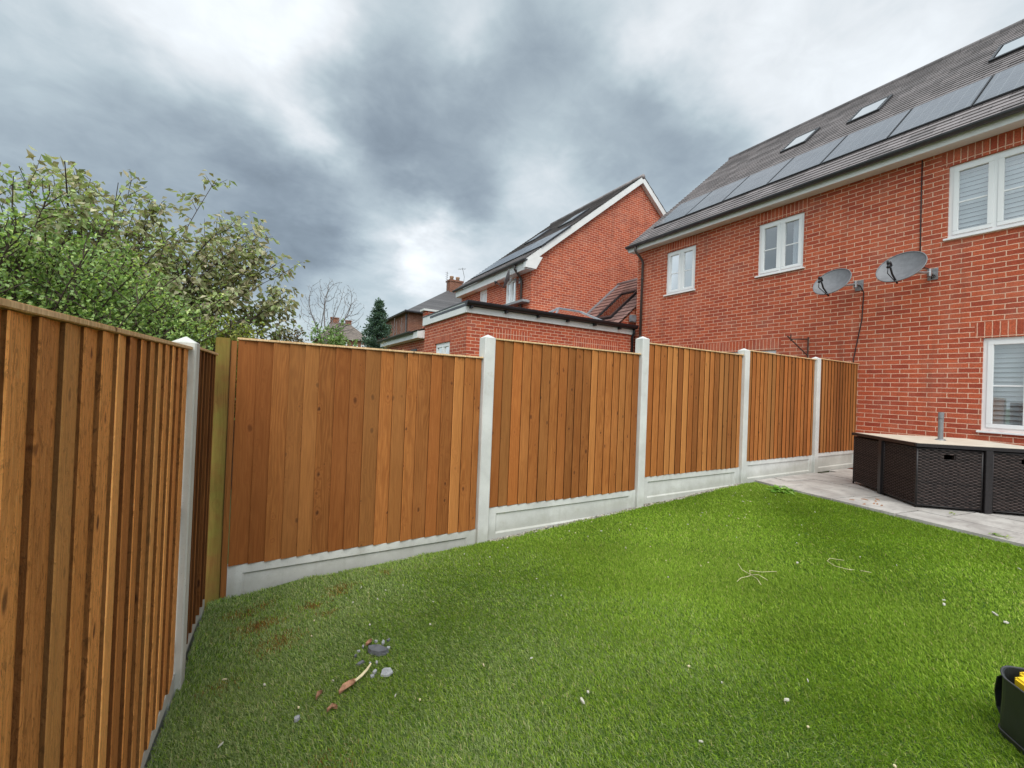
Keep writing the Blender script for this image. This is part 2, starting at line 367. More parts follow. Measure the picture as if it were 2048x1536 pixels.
M['blind'] = simple('pale_blind', (0.62, 0.64, 0.64), 0.7, 0.06, 4, 0.2); M['curtain'] = simple('white_curtain', (0.78, 0.78, 0.80), 0.8, 0.06, 6, 0.1)
M['shutter'] = simple('grey_white_shutter', (0.66, 0.67, 0.66), 0.45, 0.03, 4, 0.4)
M['dish'] = simple('dish_grey', (0.175, 0.175, 0.185), 0.6, 0.12, 14, 0.4, 0.2, 0.05, 0.15); M['steel'] = simple('galvanised', (0.35, 0.35, 0.36), 0.4, 0.2, 20, 0.5, 0.7)
M['rust'] = simple('rusty_steel', (0.085, 0.05, 0.04), 0.8, 0.3, 40, 0.3)
M['cable'] = simple('black_cable', (0.035, 0.022, 0.022), 0.5, 0.1, 10)
M['lead'] = simple('lead_flashing', (0.22, 0.23, 0.25), 0.5, 0.15, 12, 0.4, 0.2)
M['rattan0'] = simple('plain_rattan', (0.030, 0.024, 0.027), 0.5, 0.35, 60, 0.3, 0, 0.1); M['rattan_edge'] = simple('rattan_edge', (0.016, 0.013, 0.014), 0.45, 0.25, 50, 0.4, 0, 0.2)
M['tabletop'] = simple('stone_tabletop', (0.60, 0.54, 0.44), 0.45, 0.10, 5, 0.4, 0, 0.02, 0.15)
M['pole'] = simple('grey_pole', (0.21, 0.215, 0.225), 0.45, 0.1, 10, 0.4, 0.2)
M['rubber'] = simple('black_rubber', (0.018, 0.022, 0.023), 0.5, 0.25, 10, 0.45, 0, 0.12, 0.12)
M['yellow'] = simple('yellow_plastic', (0.80, 0.55, 0.02), 0.45, 0.06, 12, 0.4, 0, 0.0)
M['piping'] = simple('dark_piping', (0.05, 0.052, 0.055), 0.5, 0.15, 20); M['greytool'] = simple('grey_plastic', (0.32, 0.32, 0.33), 0.5, 0.15, 20)
M['slate'] = simple('dark_slate', (0.10, 0.105, 0.115), 0.75, 0.25, 30, 0.3, 0, 0.4); M['stone'] = simple('pale_stone', (0.26, 0.27, 0.28), 0.85, 0.18, 35, 0.2, 0, 0.4, 0.25)
M['chip'] = simple('pale_chip', (0.50, 0.485, 0.41), 0.8, 0.12, 60, 0.2); M['straw'] = simple('straw', (0.62, 0.54, 0.34), 0.8, 0.15, 60, 0.2)
M['deadleaf'] = simple('dead_leaf', (0.30, 0.165, 0.10), 0.75, 0.35, 45, 0.2, 0, 0.3)
M['gravel'] = simple('gravel', (0.34, 0.31, 0.26), 0.9, 0.5, 25, 0.2, 0, 0.3); M['soil'] = simple('soil', (0.075, 0.06, 0.045), 0.95, 0.4, 18, 0.1, 0, 0.5, 0.3)
M['bark'] = simple('bark', (0.075, 0.055, 0.045), 0.9, 0.35, 30, 0.2, 0, 0.5); M['bark_grey'] = simple('grey_bark', (0.17, 0.15, 0.145), 0.9, 0.25, 30, 0.2, 0, 0.4)
M['grass'] = col_mat('grass_blade', 0.65, 0.3, 0.12); M['leaf'] = col_mat('leaf', 0.40, 0.35, 0.45); M['leaf_soft'] = col_mat('soft_leaf', 0.6, 0.3, 0.25)
M['pot'] = simple('clay_pot', (0.30, 0.19, 0.12), 0.85, 0.2, 10, 0.2)

def rattan_mat():
    m, g, out = new_mat('dark_rattan'); pos = g.n('ShaderNodeNewGeometry').outputs['Position']
    rn, tn, gr = g.sep(g.n('ShaderNodeAttribute', None, attribute_name='tone').outputs['Vector'])
    n1 = g.noise(g.v('MULTIPLY', pos, (22, 22, 60)), 1.0, 4, 0.7).outputs[0]
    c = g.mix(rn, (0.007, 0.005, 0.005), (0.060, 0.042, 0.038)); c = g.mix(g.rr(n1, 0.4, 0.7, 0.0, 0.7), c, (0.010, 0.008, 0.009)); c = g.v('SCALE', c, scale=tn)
    finish(g, out, c, 0.5, None, spec=0.18); return m
M['rattan'] = rattan_mat()
def turf_base_mat():
    m, g, out = new_mat('turf_backing'); pos = g.n('ShaderNodeNewGeometry').outputs['Position']
    n1 = g.noise(pos, 140, 3, 0.7).outputs[0]; n2 = g.noise(pos, 2.0, 4, 0.6).outputs[0]
    c = g.mix(g.rr(n1, 0.35, 0.65), (0.03, 0.07, 0.012), (0.10, 0.18, 0.03))
    c = g.mix(g.rr(n2, 0.5, 0.75, 0.0, 0.3), c, (0.085, 0.075, 0.028))
    finish(g, out, c, 0.9, n1, 0.8, 0.01, 0.1); return m
M['turf'] = turf_base_mat()
def paving_mat():
    m, g, out = new_mat('paving_slab'); pos = g.n('ShaderNodeNewGeometry').outputs['Position']
    at = g.n('ShaderNodeAttribute', None, attribute_name='tone').outputs['Vector']; rn, tn, gr = g.sep(at)
    p2 = g.v('ADD', pos, g.xyz(g.m('MULTIPLY', rn, 11.0), 0.0, 0.0))
    n1 = g.noise(p2, 3.5, 6, 0.65, 0.4).outputs[0]; n2 = g.noise(p2, 70, 4, 0.7).outputs[0]; n3 = g.noise(g.v('MULTIPLY', p2, (4, 14, 4)), 1.0, 5, 0.6, 1.0).outputs[0]
    c = g.mix(g.rr(n1, 0.3, 0.7), (0.33, 0.305, 0.285), (0.50, 0.475, 0.445))
    c = g.mix(g.rr(n3, 0.52, 0.72, 0.0, 0.5), c, (0.26, 0.24, 0.23))
    c = g.mix(g.rr(n2, 0.56, 0.72, 0.0, 0.35), c, (0.17, 0.16, 0.15))
    c = g.v('SCALE', c, scale=tn)
    finish(g, out, c, 0.8, g.m('ADD', n2, g.m('MULTIPLY', n3, 2.0)), 0.3, 0.006, 0.3); return m
M['paving'] = paving_mat()
def ground_mat():
    m, g, out = new_mat('rough_ground'); pos = g.n('ShaderNodeNewGeometry').outputs['Position']
    n1 = g.noise(pos, 0.35, 6, 0.6).outputs[0]
    c = g.mix(g.rr(n1, 0.35, 0.65), (0.045, 0.075, 0.022), (0.10, 0.105, 0.045)); finish(g, out, c, 0.95, n1, 0.4, 0.05, 0.1); return m
M['ground'] = ground_mat()
# ------------------------------------------------------------------ ground, lawn, patio
GX = [-1, 0, .85, 1.9, 2.7, 3.8, 4.76, 5.7, 6.6]; GZ = [.0, .02, .075, .118, .146, .20, .263, .312, .325]
LT = math.tan(R(3.0)); LC = -0.03            # left fence: x = LC + LT*y
def gz(x, y):
    """lawn height: rises towards the house, with slack folds in the turf near the far left corner"""
    x = np.asarray(x, float); y = np.asarray(y, float)
    z = np.interp(x, GX, GZ)
    near = np.exp(-((x-0.45)**2/0.9 + (y+0.75)**2/0.8))
    z = z + near*(0.016*np.sin(9*y+4*x) + 0.012*np.sin(13*x-3*y+1)) + 0.006*np.sin(2.3*x+1.1*y) + 0.004*np.sin(5.1*x-3.7*y)
    edge = np.clip((x-5.3)/0.6, 0, 1)
    return z*(1-edge) + edge*np.minimum(z, 0.312)
def gz1(x, y): return float(gz(x, y))
PATZ = 0.335
def patio_edge(y): return 6.06 + 0.137*(y+0.05)      # turf / paving line

xs = [-900, -60, -12, -3, -1, 0, .85, 1.9, 2.7, 3.8, 4.76, 5.7, 6.6, 9, 14, 30, 120, 900]; ys = [-900, -60, -12, 0, 12, 30, 120, 900]
gv = []; gf = []
for y in ys:
    for x in xs: gv.append((x, y, float(np.interp(x, GX, GZ)) - 0.11 if -3 <= x <= 9 else (-0.11 if x < 0 else 0.215)))
nx_ = len(xs)
for j in range(len(ys)-1):
    for i in range(nx_-1): gf.append((j*nx_+i, j*nx_+i+1, (j+1)*nx_+i+1, (j+1)*nx_+i))
mb = MB(); mb.v = gv; mb.f = gf; mb.mi = [0]*len(gf); mb.at = [(0.5, 1, 0)]*len(gf)
tag(mb.build('ground', M['ground']), kind='structure')

# lawn: the turf backing as a fine grid
U = np.linspace(0, 1, 150); Vv = np.linspace(-4.8, -0.055, 120)
X = np.array([[(LC+LT*v+0.03) + u*(patio_edge(v)-0.012-(LC+LT*v+0.03)) for u in U] for v in Vv]); Y = np.repeat(Vv[:, None], 150, 1)
Z = gz(X, Y)
P = np.stack([X.ravel(), Y.ravel(), Z.ravel()], 1); idx = np.arange(len(P)).reshape(120, 150)
F = np.stack([idx[:-1, :-1].ravel(), idx[:-1, 1:].ravel(), idx[1:, 1:].ravel(), idx[1:, :-1].ravel()], 1)
tag(npmesh('lawn', P, F, M['turf'], smooth=True), kind='structure')

# patio: slabs with open joints over a bed
mb = MB(); mb.prism([(patio_edge(-0.02)-0.002, -0.02), (9.19, -0.02), (9.19, -5), (patio_edge(-5)-0.002, -5)], 0.05, 0.300, lambda a, b, t: (a, b, t), 1)
r_ = random.Random(5)
row = 0; xx = 0.0
a0 = math.atan(0.137)                                   # the rows run along the turf edge
def pt(s, t): return (6.06+0.05*0 - 0.0 + s*math.cos(a0) + t*math.sin(a0), -0.05 - s*math.sin(a0) + t*math.cos(a0))
s = 0.0
for wrow in (0.445, 0.60, 0.60, 0.445, 0.60, 0.60, 0.60):
    t = 0.55 - r_.uniform(0, 0.5)
    while t > -5.2:
        ln = r_.choice((0.6, 0.9, 0.6, 0.75))
        q = [pt(s+0.004, t-0.009), pt(s+wrow-0.012, t-0.009), pt(s+wrow-0.012, t-ln+0.009), pt(s+0.004, t-ln+0.009)]
        cx = sum(p[0] for p in q)/4; cy = sum(p[1] for p in q)/4
        q = [(min(px, 9.185), min(py, -0.03)) for px, py in q]
        if abs((q[0][0]-q[1][0])) > 0.03 and abs(q[0][1]-q[3][1]) > 0.03:
            z = PATZ + r_.uniform(-0.0025, 0.0025)
            b = len(mb.v); mb.v += [(px, py, 0.295) for px, py in q] + [(px, py, z) for px, py in q]
            at = (r_.random(), r_.uniform(0.88, 1.08), 0)
            for f in ((4, 5, 6, 7), (0, 1, 5, 4), (1, 2, 6, 5), (2, 3, 7, 6), (3, 0, 4, 7)): mb.f.append(tuple(b+i for i in f)); mb.mi.append(0); mb.at.append(at)
        t -= ln
    s += wrow
tag(mb.build('patio', [M['paving'], M['soil']]), kind='structure')

# ------------------------------------------------------------------ fences
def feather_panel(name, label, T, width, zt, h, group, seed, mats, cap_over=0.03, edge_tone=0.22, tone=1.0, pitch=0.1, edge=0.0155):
    """T(u, w, z): u along the run, w towards the garden. Overlapping feather-edge boards, thick edge at low u."""
    p0 = T(width/2, 0, zt-h); th = thing(name, label, 'fence panel', p0, group)
    r = random.Random(seed); mb = MB(); u = 0.0; first = True
    while u < width-0.01:
        w = pitch*r.uniform(0.90, 1.10)
        if width-(u+w) < 0.05: w = width-u
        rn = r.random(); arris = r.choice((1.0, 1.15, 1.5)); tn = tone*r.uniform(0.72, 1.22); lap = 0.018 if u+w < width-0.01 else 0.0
        zb = zt-h+r.uniform(-0.004, 0.004); lean = r.uniform(-0.002, 0.002)
        a, b_ = u, min(width, u+w+lap); tl = 0.006; ed = edge+tl+r.uniform(-0.0015, 0.0015)
        o = r.uniform(0, 0.002)
        prof = [(a, o), (a+lean*0.5, o+ed-0.002), (a+0.004, o+ed), (b_, o+tl), (b_, o)]
        zlo, zhi = zb, zt-0.002
        bse = len(mb.v)
        mb.v += [tuple(T(q[0], q[1], zlo)) for q in prof] + [tuple(T(q[0]+lean, q[1], zhi)) for q in prof]
        n = 5
        for i in range(n):
            j = (i+1) % n; mb.f.append((bse+i, bse+j, bse+n+j, bse+n+i)); mb.mi.append(0)
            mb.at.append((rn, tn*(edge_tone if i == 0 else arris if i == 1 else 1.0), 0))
        mb.f.append(tuple(bse+i for i in reversed(range(n)))); mb.mi.append(0); mb.at.append((rn, tn*0.5, 0))
        mb.f.append(tuple(bse+n+i for i in range(n))); mb.mi.append(0); mb.at.append((rn, tn, 0))
        u += w
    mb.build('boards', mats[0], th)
    for zz in (zt-0.12, zt-h/2, zt-h+0.12):              # the rails behind
        mb = MB(); mb.box((0.0, -0.042, zz-0.03), (width, -0.004, zz+0.03), T=T, at=(r.random(), 0.8, 0)); mb.build('rail', mats[0], th)
    mb = MB(); mb.box((-0.004, -0.020, zt), (width+0.004, cap_over, zt+0.014), T=T, at=(r.random(), 1.0, 0))
    mb.build('capping', M['wood_cap'], th, bevel=0.002)
    return th

FT = lambda x0: (lambda u, w, z: (x0+u, -w, z))
ZT = [1.7244-0.014, 1.8985-0.014, 2.0303-0.014, 2.1011-0.014, 2.1262-0.014]; PH = 1.485; SP = 1.93
PX0 = [0.085, 1*SP+0.062, 2*SP+0.062, 3*SP+0.062, 4*SP+0.062]; PX1 = [SP-0.055, 2*SP-0.055, 3*SP-0.055, 4*SP-0.055, 9.165]
panel_labels = ['widest brown feather-edge fence panel, between the green-stained wooden post and a concrete post',
                'brown feather-edge fence panel standing below the single-storey brick extension',
                'brown feather-edge fence panel in the middle of the back fence, third from the wooden post',
                'brown feather-edge fence panel with a yellowish board at its left, below the rusty wall bracket',
                'narrowest dark brown fence panel, meeting the brick house wall behind the rattan set']
grav_labels = ['pale concrete gravel board sinking into the turf beside the wooden post', 'pale recessed concrete gravel board under the second wide fence panel',
               'pale recessed concrete gravel board with pebbles along its foot', 'pale recessed concrete gravel board where turf meets the paving', 'short concrete gravel board mostly hidden by the rattan set']
def gravel_board(label, T, width, ztop, h=0.30, group='concrete gravel boards', mat=None):
    p0 = T(width/2, 0, ztop-h); mb = MB(); f = 0.012; e0, e1 = 0.10, width-0.10; b0, b1 = ztop-h+0.065, ztop-0.055; rr_ = 0.013
    def Q(pts): mb.poly([T(*q) for q in pts])
    Q([(0, f, ztop-h), (width, f, ztop-h), (e1, f, b0), (e0, f, b0)]); Q([(width, f, ztop-h), (width, f, ztop), (e1, f, b1), (e1, f, b0)])
    Q([(width, f, ztop), (0, f, ztop), (e0, f, b1), (e1, f, b1)]); Q([(0, f, ztop), (0, f, ztop-h), (e0, f, b0), (e0, f, b1)])
    k = 0.014; i0, i1, c0, c1 = e0+k, e1-k, b0+k, b1-k; g_ = f-rr_
    Q([(e0, f, b0), (e1, f, b0), (i1, g_, c0), (i0, g_, c0)]); Q([(e1, f, b0), (e1, f, b1), (i1, g_, c1), (i1, g_, c0)])
    Q([(e1, f, b1), (e0, f, b1), (i0, g_, c1), (i1, g_, c1)]); Q([(e0, f, b1), (e0, f, b0), (i0, g_, c0), (i0, g_, c1)])
    Q([(i0, g_, c0), (i1, g_, c0), (i1, g_, c1), (i0, g_, c1)])
    w = -0.035
    Q([(0, w, ztop-h), (0, w, ztop), (width, w, ztop), (width, w, ztop-h)]); Q([(0, f, ztop), (width, f, ztop), (width, w, ztop), (0, w, ztop)])
    Q([(0, f, ztop-h), (0, w, ztop-h), (width, w, ztop-h), (width, f, ztop-h)]); Q([(0, f, ztop-h), (0, f, ztop), (0, w, ztop), (0, w, ztop-h)]); Q([(width, f, ztop-h), (width, w, ztop-h), (width, w, ztop), (width, f, ztop)])
    o = mb.build('gravel_board', mat or M['concrete'], base=p0, fixn=False)
    return tag(o, label, 'gravel board', group)
for k in range(5):
    x0, x1 = PX0[k], PX1[k]
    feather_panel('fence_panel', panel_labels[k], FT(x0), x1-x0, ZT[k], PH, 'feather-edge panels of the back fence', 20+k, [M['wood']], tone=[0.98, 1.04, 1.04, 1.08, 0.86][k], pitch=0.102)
    gravel_board(grav_labels[k], FT(x0-0.02), x1-x0+0.04, ZT[k]-PH-0.003)

def concrete_post(label, c, ang, zb, zt, group, mat, half=0.052, dep0=-0.050, dep1=0.068):
    """square post with a weathered (four-way chamfered) top; dep0 is the garden side"""
    mb = MB(); ca, sa = math.cos(ang), math.sin(ang)
    def W(u, w): return (c[0]+u*ca-w*sa, c[1]+u*sa+w*ca)
    ch = 0.006
    ring = [(-half+ch, dep0), (half-ch, dep0), (half, dep0+ch), (half, dep1-ch), (half-ch, dep1), (-half+ch, dep1), (-half, dep1-ch), (-half, dep0+ch)]
    zs = [zb, zt-0.030]; n = 8; b = len(mb.v)
    for z in zs: mb.v += [(*W(u, w), z) for u, w in ring]
    mc = (dep0+dep1)/2
    mb.v += [(*W(u*0.06, mc+(w-mc)*0.06), zt) for u, w in ring]
    for l in range(2):
        for i in range(n):
            j = (i+1) % n; mb.f.append((b+l*n+i, b+l*n+j, b+(l+1)*n+j, b+(l+1)*n+i)); mb.mi.append(0); mb.at.append((0.5, 1, 0))
    mb.f.append(tuple(b+2*n+i for i in range(n))); mb.mi.append(0); mb.at.append((0.5, 1, 0))
    o = mb.build('concrete_post', mat, base=(c[0], c[1], zb)); return tag(o, label, 'fence post', group)
post_labels = ['tall pale concrete fence post nearest the wide left panel of the back fence', 'pale concrete fence post in front of the extension gutter corner',
               'pale concrete fence post where the turf ends at the paving', 'pale concrete fence post standing on the paving by the rattan set']
for k, zt in enumerate((1.925, 2.095, 2.118, 2.142)):
    concrete_post(post_labels[k], ((k+1)*SP+0.003, 0), 0, -0.2, zt, 'concrete posts of the back fence', M['concrete'])
# left fence, seen almost edge on
LT_ = lambda y0: (lambda u, w, z: (LC + LT*(y0+u) + w*math.cos(R(3)), y0+u - w*math.sin(R(3)), z))
LY = -0.835
LTT = lambda y0: (lambda u, w, z: LT_(y0)(u, w, z + 0.015*(u-1.83)))
def zl(y): return 1.592
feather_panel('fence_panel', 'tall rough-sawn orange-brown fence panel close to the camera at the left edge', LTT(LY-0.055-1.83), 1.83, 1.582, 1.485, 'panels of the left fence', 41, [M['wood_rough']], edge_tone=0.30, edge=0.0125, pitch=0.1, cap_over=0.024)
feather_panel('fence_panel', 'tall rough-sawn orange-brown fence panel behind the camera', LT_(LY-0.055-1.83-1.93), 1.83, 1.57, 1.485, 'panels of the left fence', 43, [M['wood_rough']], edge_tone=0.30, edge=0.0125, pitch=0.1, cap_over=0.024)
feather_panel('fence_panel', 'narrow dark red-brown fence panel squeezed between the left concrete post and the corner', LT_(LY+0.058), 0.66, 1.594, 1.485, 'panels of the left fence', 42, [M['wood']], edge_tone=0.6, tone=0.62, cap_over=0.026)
gravel_board('half-buried concrete gravel board under the rough-sawn panel at the left edge', LTT(LY-0.055-1.85), 1.87, 0.093, 0.25)
gravel_board('half-buried concrete gravel board under the panel behind the camera', LT_(LY-0.055-1.85-1.93), 1.87, 0.08, 0.25)
gravel_board('short half-buried concrete gravel board under the narrow dark panel at the corner', LT_(LY+0.04), 0.69, 0.105, 0.25)
concrete_post('grey weathered concrete fence post between the rough-sawn panel and the dark corner panel', (LC+LT*LY, LY), R(87), -0.25, 1.645, 'concrete posts of the left fence', M['concrete_grey'], half=0.046, dep0=-0.036, dep1=0.06)
concrete_post('grey weathered concrete fence post behind the camera', (LC+LT*(LY-1.93), LY-1.93), R(87), -0.25, 1.62, 'concrete posts of the left fence', M['concrete_grey'], dep0=-0.050, dep1=0.06)
# corner: an old square wooden post, a narrow board beside it and the end batten of the panel
mb = MB(); mb.box((-0.034, -0.045, -0.2), (0.046, 0.055, 1.715), at=(0.3, 1.0, 1)); tag(mb.build('wooden_post', M['wood_green'], bevel=0.004, base=(0, 0, -0.2)), 'old square wooden post stained green, at the corner of the two fences', 'fence post')
mb = MB(); mb.box((-0.074, -0.012, -0.2), (-0.037, 0.02, 1.58), at=(0.7, 0.9, 1)); tag(mb.build('wooden_batten', M['wood_green'], bevel=0.002, base=(-0.055, 0, -0.2)), 'narrow greenish board filling the gap left of the corner wooden post', 'batten')
mb = MB(); mb.box((0.050, -0.030, 0.03), (0.082, 0.0, 1.70), at=(0.1, 0.75, 0)); tag(mb.build('wooden_batten', M['wood'], bevel=0.002, base=(0.066, 0, 0.03)), 'thin brown batten between the green-stained post and the wide fence panel', 'batten')
# ------------------------------------------------------------------ buildings
def wall_x(mb, P, ulo, uhi, zlo, zhi, openings=(), depth=0.10, mi=0, axis='x', sgn=1):
    """brick wall on plane axis=P facing minus axis, openings (u0,u1,z0,z1) get reveals"""
    def W(u, w, z): return (P+w, u, z) if axis == 'x' else (u, P+w, z)
    us = sorted({ulo, uhi, *[o[0] for o in openings], *[o[1] for o in openings]}); zs = sorted({zlo, zhi, *[o[2] for o in openings], *[o[3] for o in openings]})
    for a, b in zip(us, us[1:]):
        for c, d in zip(zs, zs[1:]):
            if any(o[0] <= a and b <= o[1] and o[2] <= c and d <= o[3] for o in openings): continue
            mb.poly([W(a, 0, c), W(a, 0, d), W(b, 0, d), W(b, 0, c)], mi)
    for (a, b, c, d) in openings:
        for q in ([(a, 0, c), (a, 0, d), (a, depth, d), (a, depth, c)], [(b, 0, c), (b, depth, c), (b, depth, d), (b, 0, d)], [(a, 0, d), (b, 0, d), (b, depth, d), (a, depth, d)], [(a, 0, c), (a, depth, c), (b, depth, c), (b, 0, c)]):
            mb.poly([W(*t) for t in q], mi)
    return W

def window(par, W, u0, u1, z0, z1, sashes=2, bars=1, fill='blind', inset=0.035, sill=True, fr=0.055, sf=0.058, swap=False, low=0.0):
    """uPVC casement: outer frame, sashes, panes, glazing bars, sill and what hangs behind the glass"""
    T = lambda u, w, z: W(u, w, z)
    mb = MB(); d0, d1 = inset, inset+0.07
    def rect(mb, a, b, c, d, t, w0, w1):
        mb.box((a, w0, c), (b, w1, c+t), T=T); mb.box((a, w0, d-t), (b, w1, d), T=T); mb.box((a, w0, c+t), (a+t, w1, d-t), T=T); mb.box((b-t, w0, c+t), (b, w1, d-t), T=T)
    rect(mb, u0, u1, z0, z1, fr, d0, d1)
    n = sashes; wd = (u1-u0-2*fr)/n
    for i in range(1, n): mb.box((u0+fr+i*wd-0.022, d0, z0+fr), (u0+fr+i*wd+0.022, d1, z1-fr), T=T)
    win = mb.build('window', M['upvc'], par); win['base'] = par['base']
    for i in range(n):
        a = u0+fr+i*wd+(0.020 if i else -0.006); b = u0+fr+(i+1)*wd-(0.020 if i < n-1 else -0.006); mb = MB()
        rect(mb, a, b, z0+fr-0.006, z1-fr+0.006, sf, d0-0.012, d0+0.045)
        mb.build('sash', M['upvc'], win, bevel=0.004)
        mb = MB(); mb.poly([T(a+sf, d0+0.02, z0+fr+sf-0.006), T(b-sf, d0+0.02, z0+fr+sf-0.006), T(b-sf, d0+0.02, z1-fr-sf+0.006), T(a+sf, d0+0.02, z1-fr-sf+0.006)])
        mb.build('pane', M['glass'], win)
        if bars:
            mb = MB()
            for k in range(bars):
                zz = z0+(z1-z0)*(k+1)/(bars+1) - 0.02; mb.box((a+sf, d0+0.010, zz-0.010), (b-sf, d0+0.030, zz+0.010), T=T)
            mb.build('glazing_bar', M['upvc'], win)
        if fill == 'shutter':
            mb = MB(); zz = z0+fr+0.05
            while zz < z1-fr-0.04:
                q = [(a+0.035, 0.135, zz), (b-0.035, 0.135, zz), (b-0.035, 0.165, zz+0.062), (a+0.035, 0.165, zz+0.062)]
                mb.poly([T(*t) for t in q]); mb.poly([T(t[0], t[1]+0.008, t[2]-0.003) for t in reversed(q)]); mb.poly([T(*q[0]), T(q[0][0], q[0][1]+0.008, q[0][2]-0.003), T(q[1][0], q[1][1]+0.008, q[1][2]-0.003), T(*q[1])])
                zz += 0.068
            mb.box((a+0.0, 0.13, z0+fr), (a+0.035, 0.17, z1-fr), T=T); mb.box((b-0.035, 0.13, z0+fr), (b, 0.17, z1-fr), T=T)
            mb.build('shutter', M['shutter'], win)
    if fill in ('blind', 'half'):
        mb = MB(); mb.box((u0+0.03, 0.16, z0+0.05+(z1-z0)*(0.45 if fill == 'half' else 0.0)), (u1-0.03, 0.165, z1-0.03), T=T); mb.build('blind', M['blind'], win)
    if fill in ('curtain', 'curtains'):
        mb = MB(); sides = [(u0+0.02, u0+0.30*(u1-u0))] + ([(u1-0.25*(u1-u0), u1-0.02)] if fill == 'curtains' else [])
        for a, b in sides:
            k = 24
            for i in range(k):
                ua, ub = a+(b-a)*i/k, a+(b-a)*(i+1)/k; wa, wb = 0.16+0.02*math.sin(i*1.3), 0.16+0.02*math.sin((i+1)*1.3)
                mb.poly([T(ua, wa, z0+0.04), T(ub, wb, z0+0.04), T(ub, wb, z1-0.04), T(ua, wa, z1-0.04)])
        mb.build('curtain', M['curtain'], win, smooth=True)
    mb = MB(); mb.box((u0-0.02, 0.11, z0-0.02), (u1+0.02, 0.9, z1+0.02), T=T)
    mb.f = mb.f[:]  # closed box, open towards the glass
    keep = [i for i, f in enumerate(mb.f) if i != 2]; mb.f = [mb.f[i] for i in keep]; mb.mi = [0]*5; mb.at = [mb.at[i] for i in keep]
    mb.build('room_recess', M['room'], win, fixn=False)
    if sill:
        mb = MB(); mb.box((u0-0.035, -0.045, z0-0.030), (u1+0.035, d0, z0-0.001), T=T); mb.build('sill', M['upvc'], win, bevel=0.004)
    return win

def tiled_slope(par, name, mat, x0, z0, x1, z1, ya, yb, gauge, mi=0, step=0.018, verge=None):
    """one roof slope rising from (x0,z0) to (x1,z1), swept along y with stepped courses"""
    L = math.hypot(x1-x0, z1-z0); ux, uz = (x1-x0)/L, (z1-z0)/L; nx, nz = (-uz, ux) if ux > 0 else (uz, -ux)
    n = max(1, round(L/gauge)); gp = L/n; mb = MB(); r = random.Random(3)
    for k in range(n):
        a, b = k*gp, (k+1)*gp; st = step*r.uniform(0.85, 1.15)
        lo = (x0+ux*a+nx*st, z0+uz*a+nz*st); lb = (x0+ux*a, z0+uz*a); hi = (x0+ux*b+nx*0.002, z0+uz*b+nz*0.002)
        at = (r.random(), r.uniform(0.9, 1.1), 0)
        mb.poly([(lo[0], ya, lo[1]), (lo[0], yb, lo[1]), (hi[0], yb, hi[1]), (hi[0], ya, hi[1])], 0, at); mb.poly([(lb[0], ya, lb[1]), (lb[0], yb, lb[1]), (lo[0], yb, lo[1]), (lo[0], ya, lo[1])], 0, at)
    return mb
def roof_pt(x0, z0, m, s, lift): # point a distance along x from x0 on a slope m, lifted along the normal
    L = math.hypot(1, m); return (x0+s - m/L*lift, z0+m*s + lift/L)

def half_gutter(mb, place, t0, t1, r=0.06, k=8):
    """half-round channel; place(a, z, t)"""
    for sg, rad in ((1, r), (-1, r-0.006)):
        pts = [(rad*math.cos(math.pi+math.pi*i/k), rad*math.sin(math.pi+math.pi*i/k)) for i in range(k+1)]
        for (a, b), (c, d) in zip(pts, pts[1:]): mb.poly([place(a, b, t0), place(c, d, t0), place(c, d, t1), place(a, b, t1)])
    for t in (t0, t1): mb.poly([place(r*math.cos(math.pi+math.pi*i/k), r*math.sin(math.pi+math.pi*i/k), t) for i in range(k+1)])

# ---- the house at the right
HX = 9.2; MR = 0.85; EZ = 5.50; EX = 8.86; YA, YB = -14.0, 5.19
RIDX = 13.46; RIDZ = EZ + MR*(RIDX-EX)
house = thing('brick_house', 'red brick two-storey house with dark tiled roof and solar panels, filling the right side', 'house', (HX, 0, 0.2), 'red brick houses')
ops = [(3.345, 4.205, 4.03, 5.135), (0.945, 1.825, 4.03, 5.125), (-2.05, -1.075, 4.01, 5.13), (-2.42, -1.485, 1.12, 2.455), (1.385, 3.50, 0.34, 2.45)]
mb = MB(); W = wall_x(mb, HX, YA, YB, 0.2, 5.42, ops)
mb.poly([(HX, YB, 0.2), (17.7, YB, 0.2), (17.7, YB, 5.40), (RIDX, YB, RIDZ-0.12), (HX, YB, 5.42)])
mb.poly([(HX, YA, 0.2), (HX, YA, 5.42), (RIDX, YA, RIDZ-0.12), (17.7, YA, 5.40), (17.7, YA, 0.2)]); mb.poly([(17.7, YA, 0.2), (17.7, YA, 5.4), (17.7, YB, 5.4), (17.7, YB, 0.2)])
mb.build('wall', M['brick'], house, fixn=False)
def soldier(par, W, u0, u1, z, h=0.225):
    mb = MB(); mb.box((u0, -0.003, z), (u1, 0.02, z+h), T=W); mb.build('lintel_course', M['soldier'], par)
soldier(house, W, 3.26, 4.29, 5.137, 0.22); soldier(house, W, 0.86, 1.91, 5.127, 0.22); soldier(house, W, -2.14, -0.99, 5.132, 0.22); soldier(house, W, -2.57, -1.40, 2.457); soldier(house, W, 1.30, 3.60, 2.452)
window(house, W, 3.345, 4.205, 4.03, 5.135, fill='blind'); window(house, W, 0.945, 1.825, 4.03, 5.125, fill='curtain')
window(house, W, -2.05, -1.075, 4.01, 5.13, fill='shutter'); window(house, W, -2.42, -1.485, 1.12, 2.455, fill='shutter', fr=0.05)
window(house, W, 1.385, 3.50, 0.36, 2.45, fill='blind', bars=0, sill=False, sashes=2)
